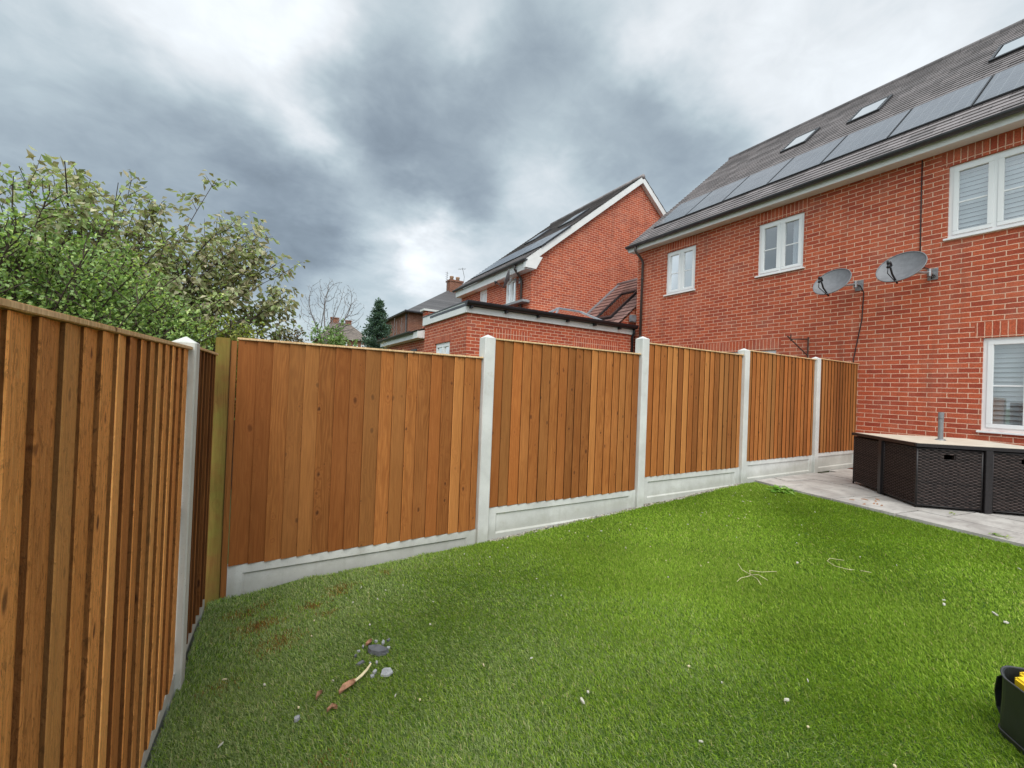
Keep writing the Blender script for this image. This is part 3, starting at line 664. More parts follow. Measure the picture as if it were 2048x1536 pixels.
# roof
mb = tiled_slope(house, 'roof', None, EX, EZ, RIDX, RIDZ, YA-0.15, 5.33, 0.165)
m2 = tiled_slope(house, 'roof', None, 18.06, EZ, RIDX, RIDZ, YA-0.15, 5.33, 0.33)
b = len(mb.v); mb.v += m2.v; mb.f += [tuple(i+b for i in f) for f in m2.f]; mb.mi += m2.mi; mb.at += m2.at
roof = mb.build('roof', M['tile'], house, fixn=False); roof['base'] = house['base']
mb = MB(); mb.tube([(RIDX, YA-0.15, RIDZ-0.03), (RIDX, 5.33, RIDZ-0.03)], 0.09, 10); mb.build('ridge_tiles', M['tile'], roof, smooth=True)
# verge strip under the tiles at the gable, soffit, fascia, gutter, downpipe
mb = MB()
mb.poly([(EX+0.02, 5.325, EZ-0.012), (RIDX, 5.325, RIDZ-0.012), (RIDX, 5.325, RIDZ-0.20), (EX+0.09, 5.325, EZ-0.13)]); mb.poly([(EX+0.02, 5.19, EZ-0.012), (RIDX, 5.19, RIDZ-0.012), (RIDX, 5.325, RIDZ-0.012), (EX+0.02, 5.325, EZ-0.012)])
mb.build('barge_board', M['fascia'], house)
mb = MB(); mb.box((8.965, YA, 5.375), (HX-0.001, 5.32, 5.390)); mb.build('soffit', M['fascia'], house)
mb = MB(); mb.box((8.945, YA, 5.365), (8.964, 5.32, 5.535)); mb.build('fascia', M['fascia'], house)
mb = MB(); half_gutter(mb, lambda a, z, t: (8.880+a, t, 5.512+z), YA, 5.335, 0.062); mb.build('gutter', M['gutter'], house, smooth=False)
mb = MB(); mb.tube([(8.88, 5.0, 5.46), (8.88, 5.0, 5.36), (8.90, 4.99, 5.30), (9.10, 4.965, 5.13), (9.14, 4.96, 5.05), (9.14, 4.96, 0.3)], 0.034, 10); 
for zz in (4.6, 3.0): mb.tube([(9.14, 4.96, zz-0.03), (9.14, 4.96, zz+0.03)], 0.042, 10)
mb.build('downpipe', M['brownpipe'], house, smooth=True)
# solar panels set into the lower roof, roof windows above them
def on_roof(x0, z0, m, xa, xb, ya, yb, lo, hi, mb, mi=0):
    P = [(*[roof_pt(x0, z0, m, xa-x0, lo)[0]], ya, roof_pt(x0, z0, m, xa-x0, lo)[1])]
    q = []
    for l in (lo, hi):
        for (xx, yy) in ((xa, ya), (xb, ya), (xb, yb), (xa, yb)):
            r = roof_pt(x0, z0, m, xx-x0, l); q.append((r[0], yy, r[1]))
    b = len(mb.v); mb.v += q
    for f in ((0, 3, 2, 1), (4, 5, 6, 7), (0, 1, 5, 4), (1, 2, 6, 5), (2, 3, 7, 6), (3, 0, 4, 7)): mb.f.append(tuple(b+i for i in f)); mb.mi.append(mi); mb.at.append((0.5, 1, 0))
for k in range(9):
    y1 = 4.93-k*1.03; y0 = y1-1.012
    mb = MB(); on_roof(EX, EZ, MR, 9.50, 10.60, y0, y1, 0.0, 0.045, mb); p = mb.build('solar_panel', M['frame_dark'], house); p['base'] = house['base']
    mb = MB(); on_roof(EX, EZ, MR, 9.515, 10.585, y0+0.016, y1-0.016, 0.046, 0.050, mb); mb.build('solar_glass', M['solar'], p)
for (xa, xb, ya, yb) in ((11.50, 12.20, -1.76, -0.98), (11.50, 12.20, 0.62, 1.22), (11.50, 12.20, 2.06, 2.66)):
    mb = MB()
    for (a, b, c, d) in ((xa, xa+0.05, ya, yb), (xb-0.05, xb, ya, yb), (xa+0.05, xb-0.05, ya, ya+0.045), (xa+0.05, xb-0.05, yb-0.045, yb)): on_roof(EX, EZ, MR, a, b, c, d, 0.0, 0.06, mb)
    rw = mb.build('roof_window', M['frame_dark'], house); rw['base'] = house['base']
    mb = MB(); on_roof(EX, EZ, MR, xa+0.07, xb-0.07, ya+0.07, yb-0.07, 0.05, 0.056, mb); mb.build('pane', M['rooflight'], rw)
    mb = MB(); on_roof(EX, EZ, MR, xa+0.07, xb-0.07, ya+0.07, yb-0.07, 0.030, 0.036, mb); mb.build('blind', M['curtain'], rw)

# ---- second brick house, gable towards us
GX2, GY2, GE = 7.14, 7.48, 5.22
h2 = thing('brick_house', 'red brick house whose gable end faces the garden, behind the extension', 'house', (GX2, GY2, 0.2), 'red brick houses')
RX2, RZ2 = 11.56, 9.12; M2 = (RZ2-5.30)/(RX2-6.80); Y2B = 12.7
ops2 = [(8.38, 9.06, 4.20, 5.02), (10.42, 11.05, 4.20, 5.02)]
mb = MB(); W2 = wall_x(mb, GX2, GY2, Y2B, 0.2, GE+0.05, ops2)
mb.poly([(GX2, GY2, 0.2), (16, GY2, 0.2), (16, GY2, GE), (RX2, GY2, RZ2-0.10), (GX2, GY2, GE+0.12)]); mb.poly([(GX2, Y2B, 0.2), (GX2, Y2B, GE), (RX2, Y2B, RZ2-0.1), (16, Y2B, GE), (16, Y2B, 0.2)])
mb.build('wall', M['brick'], h2, fixn=False)
window(h2, W2, *ops2[0], fill='half', bars=1); window(h2, W2, *ops2[1], fill='blind', bars=1)
mb = tiled_slope(h2, 'roof', None, 6.80, 5.30, RX2, RZ2, GY2-0.16, Y2B+0.15, 0.165); m2 = tiled_slope(h2, 'roof', None, 16.32, 5.30, RX2, RZ2, GY2-0.16, Y2B+0.15, 0.33)
b = len(mb.v); mb.v += m2.v; mb.f += [tuple(i+b for i in f) for f in m2.f]; mb.mi += m2.mi; mb.at += m2.at
r2_ = mb.build('roof', M['tile'], h2, fixn=False); r2_['base'] = h2['base']
mb = MB(); mb.tube([(RX2, GY2-0.16, RZ2-0.02), (RX2, Y2B+0.15, RZ2-0.02)], 0.085, 10); mb.build('ridge_tiles', M['tile'], r2_, smooth=True)
mb = MB()
for (xa, za) in ((6.80, 5.30), (16.32, 5.30)):
    yb_, yf = GY2-0.004, GY2-0.145; dpt = 0.21
    P = [(xa, za-0.012), (RX2, RZ2-0.012), (RX2, RZ2-dpt-0.03), (xa+(0.16 if xa < RX2 else -0.16), za-dpt+0.09)]
    mb.prism(P, yf, yb_, lambda a, z, t: (a, t, z))
mb.prism([(6.83, 5.28), (6.83, 5.06), (7.20, 5.06), (7.42, 5.45), (7.20, 5.45)], GY2-0.150, GY2-0.010, lambda a, z, t: (a, t, z))       # boxed eave end
mb.build('barge_board', M['fascia'], h2)
mb = MB(); mb.box((6.90, GY2-0.1, 5.03), (GX2-0.002, Y2B, 5.05)); mb.box((6.88, GY2-0.1, 5.03), (6.899, Y2B, 5.26)); mb.build('fascia', M['fascia'], h2)
mb = MB(); half_gutter(mb, lambda a, z, t: (6.815+a, t, 5.30+z), GY2-0.17, Y2B+0.1, 0.062); mb.build('gutter', M['gutter'], h2)
mb = MB(); mb.tube([(6.815, 7.95, 5.25), (6.815, 7.95, 5.12), (7.05, 7.95, 4.88), (7.08, 7.95, 4.80), (7.08, 7.95, 0.3)], 0.036, 10); mb.build('downpipe', M['brownpipe'], h2, smooth=True)
for k in range(5):
    y1 = GY2+4.7-k*0.98
    mb = MB(); on_roof(6.80, 5.30, M2, 7.35, 8.45, y1-0.965, y1, 0.0, 0.045, mb); p = mb.build('solar_panel', M['frame_dark'], h2); p['base'] = h2['base']
    mb = MB(); on_roof(6.80, 5.30, M2, 7.365, 8.435, y1-0.95, y1-0.015, 0.046, 0.050, mb); mb.build('solar_glass', M['solar'], p)
for ya in (8.3, 10.6):
    mb = MB(); on_roof(6.80, 5.30, M2, 9.25, 10.0, ya, ya+0.8, 0.0, 0.06, mb); rw = mb.build('roof_window', M['frame_dark'], h2); rw['base'] = h2['base']
    mb = MB(); on_roof(6.80, 5.30, M2, 9.31, 9.94, ya+0.06, ya+0.74, 0.061, 0.065, mb); mb.build('pane', M['solar'], rw)
mb = MB(); mb.box((GX2-0.25, GY2+0.05, 4.08), (GX2-0.003, GY2+1.9, 4.15)); mb.build('ledge', M['stone'], h2)
mb = MB(); mb.box((11.42, GY2-0.02, 4.46), (11.58, GY2-0.001, 4.66)); mb.build('air_brick', M['deadleaf'], h2)

# ---- tiled link building between the two houses
lk = thing('link_building', 'low brown-tiled roof with a roof window, between the two brick houses', 'garage', (10.5, 6.4, 0.2))
mb = MB(); mb.box((8.74, 5.30, 0.2), (12.3, 7.46, 3.36)); mb.poly([(8.70, 5.30, 3.361), (12.6, 5.30, 3.361), (10.68, 5.30, 5.10)]); mb.build('wall', M['brick'], lk, fixn=False)
LX0, LZ0, LX1, LZ1 = 8.62, 3.36, 10.68, 5.15; ML = (LZ1-LZ0)/(LX1-LX0)
mb = tiled_slope(lk, 'roof', None, LX0, LZ0, LX1, LZ1, 5.24, 7.470, 0.21, step=0.026); m2 = tiled_slope(lk, 'roof', None, 12.74, LZ0, LX1, LZ1, 5.24, 7.470, 0.21)
b = len(mb.v); mb.v += m2.v; mb.f += [tuple(i+b for i in f) for f in m2.f]; mb.mi += m2.mi; mb.at += m2.at
mb.build('roof', M['tile_x'], lk, fixn=False)
mb = MB(); mb.tube([(LX1, 5.24, LZ1), (LX1, 7.47, LZ1)], 0.07, 8); mb.build('ridge_tiles', M['tile'], lk, smooth=True)
mb = MB()
for (a, b, c, d) in ((8.86, 8.93, 5.80, 6.55), (9.93, 10.02, 5.80, 6.55), (8.93, 9.93, 5.80, 5.86), (8.93, 9.93, 6.49, 6.55)): on_roof(LX0, LZ0, ML, a, b, c, d, 0.0, 0.085, mb)
rw = mb.build('roof_window', M['frame_dark'], lk); rw['base'] = lk['base']
mb = MB(); on_roof(LX0, LZ0, ML, 8.93, 9.93, 5.86, 6.49, 0.04, 0.055, mb); mb.build('pane', M['glass_low'], rw)
mb = MB(); on_roof(LX0, LZ0, ML, 8.93, 9.93, 5.86, 6.49, 0.024, 0.034, mb); mb.build('blind', M['blind'], rw)
mb = MB(); on_roof(LX0, LZ0, ML, 8.64, 10.66, 7.33, 7.468, 0.0, 0.034, mb); mb.box((8.57, 5.24, 3.31), (8.66, 7.46, 3.35)); mb.build('flashing', M['lead'], lk)
mb = MB(); mb.box((8.98, 5.15, 3.44), (9.17, 5.235, 3.62)); mb.build('eave_flashing', M['lead'], lk)

# ---- flat-roofed extension in the neighbouring garden
ex = thing('brick_extension', 'single-storey red brick extension with white fascia, black gutter and glass roof lantern', 'extension', (4.06, 5.2, 0.1))
opx = [(6.15, 7.15, 1.2, 2.52)]
mb = MB(); WX = wall_x(mb, 4.06, 5.2, 8.0, 0.1, 3.12, opx)
mb.poly([(4.06, 5.2, 0.1), (9.12, 5.2, 0.1), (9.12, 5.2, 3.12), (4.06, 5.2, 3.12)]); mb.poly([(4.06, 8.0, 0.1), (4.06, 8.0, 3.12), (7.1, 8.0, 3.12), (7.1, 8.0, 0.1)])
mb.build('wall', M['brick'], ex, fixn=False)
WY = lambda u, w, z: (u, 5.2+w, z)
soldier(ex, WX, 6.05, 7.25, 2.523, 0.225)
for a, b in ((4.72, 5.70), (7.00, 8.60)): soldier(ex, WY, a, b, 2.585, 0.22)
window(ex, WX, *opx[0], fill='curtain', bars=0, sashes=2)
mb = MB(); mb.box((4.01, 5.15, 3.075), (9.12, 5.19, 3.21)); mb.box((4.005, 5.191, 3.075), (4.05, 8.05, 3.30)); mb.build('fascia', M['fascia'], ex)
mb = MB(); mb.box((4.0, 5.14, 3.211), (9.12, 7.46, 3.268)); mb.box((3.99, 5.192, 3.301), (4.06, 8.06, 3.325)); mb.build('flat_roof', M['gutter'], ex)
mb = MB(); mb.box((4.07, 8.03, 2.9), (5.3, 8.25, 3.50)); mb.build('parapet', M['brick'], ex, fixn=False)
mb = MB(); mb.box((4.0, 7.98, 3.501), (5.36, 8.30, 3.555)); mb.build('coping', M['concrete'], ex)
mb = MB(); half_gutter(mb, lambda a, z, t: (t, 5.068+a, 3.290+z), 3.96, 9.10, 0.075); mb.box((3.97, 5.000, 3.285), (9.10, 5.139, 3.318))
x = 4.1
while x < 9.1: mb.box((x-0.025, 5.05, 3.16), (x+0.025, 5.149, 3.23)); x += 0.88
mb.build('gutter', M['black'], ex)
mb = MB(); mb.tube([(9.05, 5.10, 3.24), (9.05, 5.10, 3.10), (9.05, 5.16, 3.02), (9.05, 5.16, 0.3)], 0.034, 8); mb.build('downpipe', M['black'], ex, smooth=True)
# roof lantern
cx, cy, hw, hl, hz = 7.75, 6.35, 0.62, 0.95, 0.36
mb = MB(); A = [(cx-hl, cy-hw, 3.40), (cx+hl, cy-hw, 3.40), (cx+hl, cy+hw, 3.40), (cx-hl, cy+hw, 3.40)]; r0, r1 = (cx-0.38, cy, 3.40+hz), (cx+0.38, cy, 3.40+hz)
for p, q in ((A[0], A[1]), (A[1], A[2]), (A[2], A[3]), (A[3], A[0]), (r0, r1), (A[0], r0), (A[3], r0), (A[1], r1), (A[2], r1)): mb.tube([p, q], 0.032, 6)
mb.box((cx-hl-0.03, cy-hw-0.03, 3.269), (cx+hl+0.03, cy+hw+0.03, 3.39)); ln = mb.build('roof_lantern', M['lead'], ex); ln['base'] = ex['base']
mb = MB(); mb.poly([A[0], A[1], r1, r0]); mb.poly([A[2], A[3], r0, r1]); mb.poly([A[1], A[2], r1]); mb.poly([A[3], A[0], r0]); mb.build('pane', M['rooflight'], ln)

# ---- lower lean-to extension farther along
le = thing('brick_extension', 'lower brick extension with sloping dark roof and white fascia, left of the flat-roofed one', 'extension', (4.1, 9.8, 0.1))
mb = MB(); mb.box((4.10, 8.06, 0.1), (7.1, 12.2, 2.95)); mb.build('wall', M['brick'], le, fixn=False)
mb = tiled_slope(le, 'roof', None, 3.82, 2.93, 5.9, 3.55, 8.02, 12.25, 0.2); mb.build('roof', M['tile_grey'], le, fixn=False)
mb = MB(); mb.box((3.86, 8.015, 2.74), (3.885, 12.2, 2.925)); mb.box((3.886, 8.015, 2.74), (4.09, 12.2, 2.76)); mb.poly([(3.886, 8.012, 2.76), (4.6, 8.012, 2.76), (4.6, 8.012, 3.12), (3.886, 8.012, 2.92)]); mb.build('fascia', M['fascia'], le)
mb = MB(); half_gutter(mb, lambda a, z, t: (3.79+a, t, 2.94+z), 8.4, 12.3, 0.065); mb.build('gutter', M['black'], le)
mb = MB(); mb.box((4.085, 8.75, 0.4), (4.105, 9.35, 2.5)); mb.build('door', M['frame_dark'], le)

# ---- farther houses
def hip_roof(mb, x0, x1, y0, y1, ez, rx0, rx1, ry, rz):
    A, B, C_, D = (x0, y0, ez), (x1, y0, ez), (x1, y1, ez), (x0, y1, ez); P, Q = (rx0, ry, rz), (rx1, ry, rz)
    mb.poly([A, B, Q, P]); mb.poly([B, C_, Q]); mb.poly([C_, D, P, Q]); mb.poly([D, A, P]); mb.poly([D, C_, B, A])
fh = thing('brick_house', 'distant brick house with grey hipped roof and a two-pot chimney', 'house', (12, 26, 0), 'houses in the distance')
mb = MB(); mb.box((7.75, 22.0, 0), (19, 30, 5.85)); mb.build('wall', M['brick_old'], fh, fixn=False)
mb = MB(); hip_roof(mb, 7.5, 19.3, 21.7, 30.3, 5.80, 11.9, 15.5, 26, 8.50); fr_ = mb.build('roof', M['tile_grey'], fh); fr_['base'] = fh['base']
mb = MB(); mb.box((11.75, 25.6, 7.8), (12.75, 26.3, 9.05)); mb.box((11.70, 25.55, 9.05), (12.80, 26.35, 9.17)); ch_ = mb.build('chimney', M['brick_old'], fr_)
for x in (12.0, 12.48):
    mb = MB(); mb.tube([(x, 25.95, 9.17), (x, 25.95, 9.36), (x, 25.95, 9.42), (x, 25.95, 9.48)], [0.15, 0.135, 0.16, 0.15], 10); mb.build('chimney_pot', M['pot'], fr_, smooth=True)
mb = MB(); mb.tube([(7.48, 21.7, 5.80), (7.48, 30.2, 5.80)], 0.07, 6); mb.tube([(7.4, 21.66, 5.80), (19.3, 21.66, 5.80)], 0.07, 6); mb.tube([(7.70, 22.3, 5.7), (7.70, 22.3, 0.2)], 0.05, 6); mb.build('gutter', M['gutter'], fh)
mb = MB(); mb.tube([(11.62, 25.9, 8.2), (11.62, 25.9, 9.75)], 0.02, 5)
for z in (9.05, 9.2, 9.35, 9.5, 9.65): mb.tube([(11.62-0.16, 25.8, z), (11.62+0.12, 26.0, z)], 0.012, 4)
tag(mb.build('aerial', M['steel'], base=(11.62, 25.9, 8.2)), 'thin ladder-shaped television aerial left of the distant chimney', 'aerial')
mb = MB(); mb.tube([(12.86, 25.9, 8.2), (12.98, 25.9, 9.6), (12.80, 25.9, 10.25)], 0.02, 5)
for q in (-0.25, -0.1, 0.05, 0.2): mb.tube([(12.80+q, 25.75, 10.15+q*0.2), (12.80+q, 26.05, 10.15+q*0.2)], 0.012, 4)
mb.tube([(12.5, 25.9, 10.1), (13.05, 25.9, 10.2)], 0.012, 4)
tag(mb.build('aerial', M['steel'], base=(12.86, 25.9, 8.2)), 'bent television aerial mast right of the distant chimney', 'aerial')

dh = thing('brick_house', 'far brown house with hipped roof and white windows, under the bare tree', 'house', (7.7, 47, 0), 'houses in the distance')
opd = [(7.15, 8.05, 4.75, 5.72), (8.62, 9.15, 4.75, 5.55), (9.45, 10.1, 4.75, 5.55)]
mb = MB(); WD = wall_x(mb, 45.0, 5.5, 10.3, 0, 5.95, opd, axis='y'); mb.poly([(5.5, 45, 0), (5.5, 45, 5.95), (5.5, 52, 5.95), (5.5, 52, 0)]); mb.poly([(10.3, 45, 0), (10.3, 52, 0), (10.3, 52, 5.95), (10.3, 45, 5.95)]); mb.build('wall', M['brick_old'], dh, fixn=False)
mb = MB(); hip_roof(mb, 5.2, 10.7, 44.7, 52.3, 5.9, 7.0, 8.7, 48.5, 8.15); rf = mb.build('roof', M['tile_old'], dh); rf['base'] = dh['base']
for x, w, zc in ((6.75, 0.85, 8.55), (8.35, 0.6, 8.38)):
    mb = MB(); mb.box((x, 48.3, 7.6), (x+w, 48.8, zc)); mb.box((x-0.04, 48.25, zc), (x+w+0.04, 48.85, zc+0.1)); mb.build('chimney', M['brick_old'], rf)
for o in opd: window(dh, WD, *o, fill='blind', bars=0, sill=False, fr=0.08)
# ------------------------------------------------------------------ satellite dishes, cables, bracket
def frame_from(nrm, up=(0, 0, 1)):
    n = Vector(nrm).normalized(); x = Vector(up).cross(n).normalized(); y = n.cross(x); return x, y, n
def dish(label, c, nrm, w, h, mount, cable_pts, bundle=False):
    th = thing('satellite_dish', label, 'satellite dish', mount, 'satellite dishes on the house wall'); x, y, n = frame_from(nrm); c = Vector(c)
    mb = MB(); K, RG = 36, 8; dep = 0.085
    def P(r, a, off): return c + x*(math.cos(a)*w/2*r) + y*(math.sin(a)*h/2*r) + n*(dep*r*r + off)
    rings = [i/RG for i in range(1, RG+1)]
    for off in (0.0, -0.006):
        for i in range(K):
            a, b = 2*math.pi*i/K, 2*math.pi*(i+1)/K; mb.poly([P(0, 0, off), P(rings[0], a, off), P(rings[0], b, off)])
            for r0, r1 in zip(rings, rings[1:]): mb.poly([P(r0, a, off), P(r1, a, off), P(r1, b, off), P(r0, b, off)])
    rp = [P(1, 2*math.pi*i/K, -0.0016) for i in range(K+1)]; mb.tube(rp, 0.009, 6, cap=False)
    mb.build('reflector', M['dish'], th, smooth=True, fixn=False)
    mb = MB(); lo = c - y*(h/2*0.92) + n*0.06; tip = c - y*(h*0.33) + n*0.36
    mb.tube([lo - n*0.05, lo.lerp(tip, 0.5) - y*0.03, tip], 0.013, 8); mb.build('feed_arm', M['black'], th, smooth=True)
    mb = MB(); mb.tube([tip + n*0.05, tip + n*0.02, tip, tip - n*0.05, tip - n*0.055], [0.018, 0.030, 0.030, 0.022, 0.012], 10); mb.tube([tip, tip - y*0.075], 0.02, 8); mb.tube([tip - y*0.07, tip - y*0.15 - n*0.04, lo - y*0.02], 0.006, 5)
    mb.build('receiver', M['black'], th, smooth=True)
    m = Vector(mount); back = c - n*0.05; el = Vector((m.x-0.16, m.y, m.z))
    mb = MB(); mb.tube([m, el, el + (back-el)*0.5, back], 0.020, 8); mb.box((m.x-0.012, m.y-0.06, m.z-0.09), (m.x-0.001, m.y+0.06, m.z+0.09))
    mb.tube([back - y*0.10, back + y*0.06], 0.032, 8); mb.tube([el - Vector((0, 0, 0.06)), el + Vector((0, 0, 0.05))], 0.028, 8); mb.build('bracket', M['steel'], th, bevel=0)
    mb = MB()
    for pts in cable_pts: mb.tube(pts, 0.0085, 6)
    if bundle:
        r = random.Random(4); prev = []
        for q in range(7): prev.append((m.x-0.03-0.05*r.random(), m.y+0.10*math.sin(q*1.9)*r.random(), m.z-0.05+0.10*math.cos(q*2.3)*r.random()))
        mb.tube(prev, 0.006, 5)
    mb.build('cable', M['cable'], th, smooth=True)
    return th
xw = HX-0.012
dish('smaller grey satellite dish with its black cable running down to the fence', (8.66, 0.185, 3.46), (-0.80, 0.06, 0.52), 0.56, 0.56, (HX, 0.02, 3.50),
     [[(9.05, 0.02, 3.50), (9.12, -0.02, 3.48), (xw, -0.05, 3.36), (xw, -0.035, 2.9), (xw, 0.01, 2.6), (xw, 0.07, 2.2), (xw, 0.075, 0.5)]])
dish('larger grey satellite dish with its cable rising up the wall', (8.64, -0.735, 3.505), (-0.80, 0.06, 0.52), 0.60, 0.59, (HX, -0.93, 3.50),
     [[(9.1, -0.93, 3.52), (xw, -0.87, 3.60), (xw, -0.775, 3.66), (xw, -0.77, 4.3), (xw, -0.765, 5.36)]], bundle=True)
dish('small grey satellite dish beside the drainpipe of the far gable-ended house', (6.72, 8.12, 4.83), (-0.80, 0.48, 0.25), 0.52, 0.60, (GX2, 8.15, 4.86), [[(7.0, 8.15, 4.86), (7.12, 8.15, 4.6), (7.128, 8.15, 3.9)]])
mb = MB(); mb.tube([(9.19, 0.80, 2.62), (8.86, 0.95, 2.60)], 0.012, 6); mb.tube([(9.19, 0.80, 2.30), (8.80, 0.985, 2.66)], 0.012, 6); mb.tube([(9.185, 0.80, 2.66), (9.185, 0.80, 2.25)], 0.014, 6); mb.tube([(8.86, 0.95, 2.56), (8.86, 0.95, 2.69)], 0.010, 6)
tag(mb.build('wall_bracket', M['rust'], base=(9.19, 0.8, 2.4)), 'rusty triangular wall bracket sticking out above the back fence', 'bracket')
mb = MB(); mb.tube([(xw+0.004, -0.185, 2.2), (xw+0.004, -0.18, 5.36)], 0.006, 5)

# ------------------------------------------------------------------ rattan cube set
Fc = Vector((6.4132, -1.5895, PATZ)); ux = Vector((0.7194, -0.6946, 0)).normalized(); uy = Vector((-ux.y, ux.x, 0))
S_ = 1.28; TOPZ = 0.70; ZB = PATZ + 0.004
def RT(u, w, z): p = Fc + ux*u + uy*w; return (p.x, p.y, ZB+z)
def weave(mb, place, u0, u1, z0, z1, hole=None, seed=0, pitch=0.016, col=0.034):
    """basket weave: flat strands running across, passing over and under the uprights"""
    r = random.Random(seed); nz = int((z1-z0)/pitch); nu = int((u1-u0)/col)*2
    for j in range(nz):
        za = z0+(z1-z0)*j/nz; zb = za+(z1-z0)/nz*0.92; zm = (za+zb)/2; tj = 0.25+0.5*r.random(); pj = math.pi*(j % 2); prev = None; jit = r.uniform(-0.0012, 0.0012)
        for i in range(nu+1):
            u = u0+(u1-u0)*i/nu; d = 0.0030*math.sin(i*math.pi/2+pj)+jit
            cur = [place(u, d-0.002, za), place(u, d+0.002, zm), place(u, d-0.002, zb)]
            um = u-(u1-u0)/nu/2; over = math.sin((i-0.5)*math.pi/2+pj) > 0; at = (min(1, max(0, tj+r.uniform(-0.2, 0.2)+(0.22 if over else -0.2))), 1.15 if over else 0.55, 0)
            if prev and not (hole and hole[0] < um < hole[1] and hole[2] < zm < hole[3]):
                mb.poly([prev[0], cur[0], cur[1], prev[1]], 0, at); mb.poly([prev[1], cur[1], cur[2], prev[2]], 0, at)
            prev = cur
tb = thing('garden_table', 'square rattan dining table with pale stone-effect top and a parasol hole', 'table', tuple(Fc+ux*S_/2+uy*S_/2))
def slab_hole(mb, lo, hi, z0, z1, c, r, k=20):
    ring = [(c[0]+r*math.cos(2*math.pi*i/k), c[1]+r*math.sin(2*math.pi*i/k)) for i in range(k)]
    sq = []
    for i in range(k):
        a = 2*math.pi*i/k; dx, dy = math.cos(a), math.sin(a); t = min(((hi-c[0]) if dx > 0 else (lo-c[0]))/dx if abs(dx) > 1e-9 else 1e9, ((hi-c[1]) if dy > 0 else (lo-c[1]))/dy if abs(dy) > 1e-9 else 1e9)
        sq.append((c[0]+dx*t, c[1]+dy*t))
    # corners
    for i in range(k):
        j = (i+1) % k; p, q = sq[i], sq[j]; outer = [p]
        if abs(p[0]-q[0]) > 1e-6 and abs(p[1]-q[1]) > 1e-6: outer.append((p[0] if abs(abs(p[0]-c[0])-(hi-lo)/2) < 1e-6 else q[0], p[1] if abs(abs(p[1]-c[1])-(hi-lo)/2) < 1e-6 else q[1]))
        outer.append(q)
        mb.poly([RT(*ring[i], z1)] + [RT(*o, z1) for o in outer] + [RT(*ring[j], z1)]); mb.poly([RT(*ring[i], z0)] + [RT(*o, z0) for o in outer] + [RT(*ring[j], z0)])
        mb.poly([RT(*ring[i], z0), RT(*ring[j], z0), RT(*ring[j], z1), RT(*ring[i], z1)])
        for a, b in zip(outer, outer[1:]): mb.poly([RT(*a, z0), RT(*b, z0), RT(*b, z1), RT(*a, z1)])
mb = MB(); slab_hole(mb, 0.02, S_-0.02, TOPZ-0.012, TOPZ, (S_/2, S_/2), 0.035); mb.build('table_top', M['tabletop'], tb)
mb = MB()
for (a, b, c, d) in ((-0.012, S_+0.012, -0.012, 0.019), (-0.012, S_+0.012, S_-0.019, S_+0.012), (-0.012, 0.019, 0.019, S_-0.019), (S_-0.019, S_+0.012, 0.019, S_-0.019)): mb.box((a, c, TOPZ-0.040), (b, d, TOPZ-0.003), T=RT)
mb.build('table_edge', M['rattan_edge'], tb, bevel=0.004)
for (a, b) in ((S_/2, 0.02), (S_/2, S_-0.02), (0.02, S_/2), (S_-0.02, S_/2)):
    mb = MB(); mb.box((a-0.032, b-0.032, 0), (a+0.032, b+0.032, TOPZ-0.041), T=RT); mb.build('leg', M['rattan_edge'], tb, bevel=0.003)
def chair(label, oc, a):
    """armchair that tucks under the table: its corner piece shows a woven back with a hand hole and a woven side"""
    L = 0.595; H = 0.648; ca, sa = math.cos(a), math.sin(a)
    def CT(u, w, z): uu, ww = oc[0]+u*ca-w*sa, oc[1]+u*sa+w*ca; return RT(uu, ww, z)
    th = thing('garden_chair', label, 'chair', CT(L/2, L/2, 0), 'rattan chairs tucked under the table')
    hole = (L/2-0.045, L/2+0.045, H-0.115, H-0.055)
    mb = MB(); weave(mb, lambda u, d, z: CT(u, 0.004-d, z), 0.012, L-0.012, 0.035, H-0.012, hole, seed=int(oc[0]*100))
    mb.box((0.006, 0.012, 0.03), (hole[0], 0.045, H-0.01), T=CT); mb.box((hole[1], 0.012, 0.03), (L-0.006, 0.045, H-0.01), T=CT); mb.box((hole[0], 0.012, 0.03), (hole[1], 0.045, hole[2]), T=CT); mb.box((hole[0], 0.012, hole[3]), (hole[1], 0.045, H-0.01), T=CT)
    mb.build('backrest', M['rattan'], th, fixn=False)
    for s in (0, 1):
        X = 0.004 if s == 0 else L-0.004; sg = 1 if s == 0 else -1
        mb = MB(); weave(mb, lambda w, d, z: CT(X-sg*d, w, z), 0.012, L-0.012, 0.035, H-0.012, None, seed=int(oc[1]*77)+s)
        mb.box((min(X+sg*0.008, X+sg*0.04), 0.046, 0.03), (max(X+sg*0.008, X+sg*0.04), L-0.006, H-0.01), T=CT); mb.build('side_panel', M['rattan'], th, fixn=False)
    mb = MB(); mb.box((0.05, 0.05, 0.26), (L-0.05, L-0.01, 0.34), T=CT); mb.build('seat', M['rattan'], th, bevel=0.01)
    mb = MB()
    for (u, w) in ((0, 0), (L, 0), (0, L), (L, L)): mb.tube([CT(min(max(u, 0.008), L-0.008), min(max(w, 0.008), L-0.008), 0.0), CT(min(max(u, 0.008), L-0.008), min(max(w, 0.008), L-0.008), H)], 0.0095, 8)
    for z in (0.028, H-0.006): mb.tube([CT(0.008, 0.006, z), CT(L-0.008, 0.006, z)], 0.008, 6); mb.tube([CT(0.006, 0.008, z), CT(0.006, L-0.008, z)], 0.008, 6)
    mb.build('frame', M['rattan_edge'], th, smooth=True)
c0 = 0.008; c1 = S_-0.008
chair('dark woven rattan chair at the table corner nearest the turf, its hand hole showing', (c0, c0), 0)
chair('dark woven rattan chair with a hand hole, cut by the right edge of the photo', (c1-0.595, c0), 0)
chair('dark woven rattan chair nearest the fence, its plain side towards the turf', (c0+0.595, c1), math.pi)
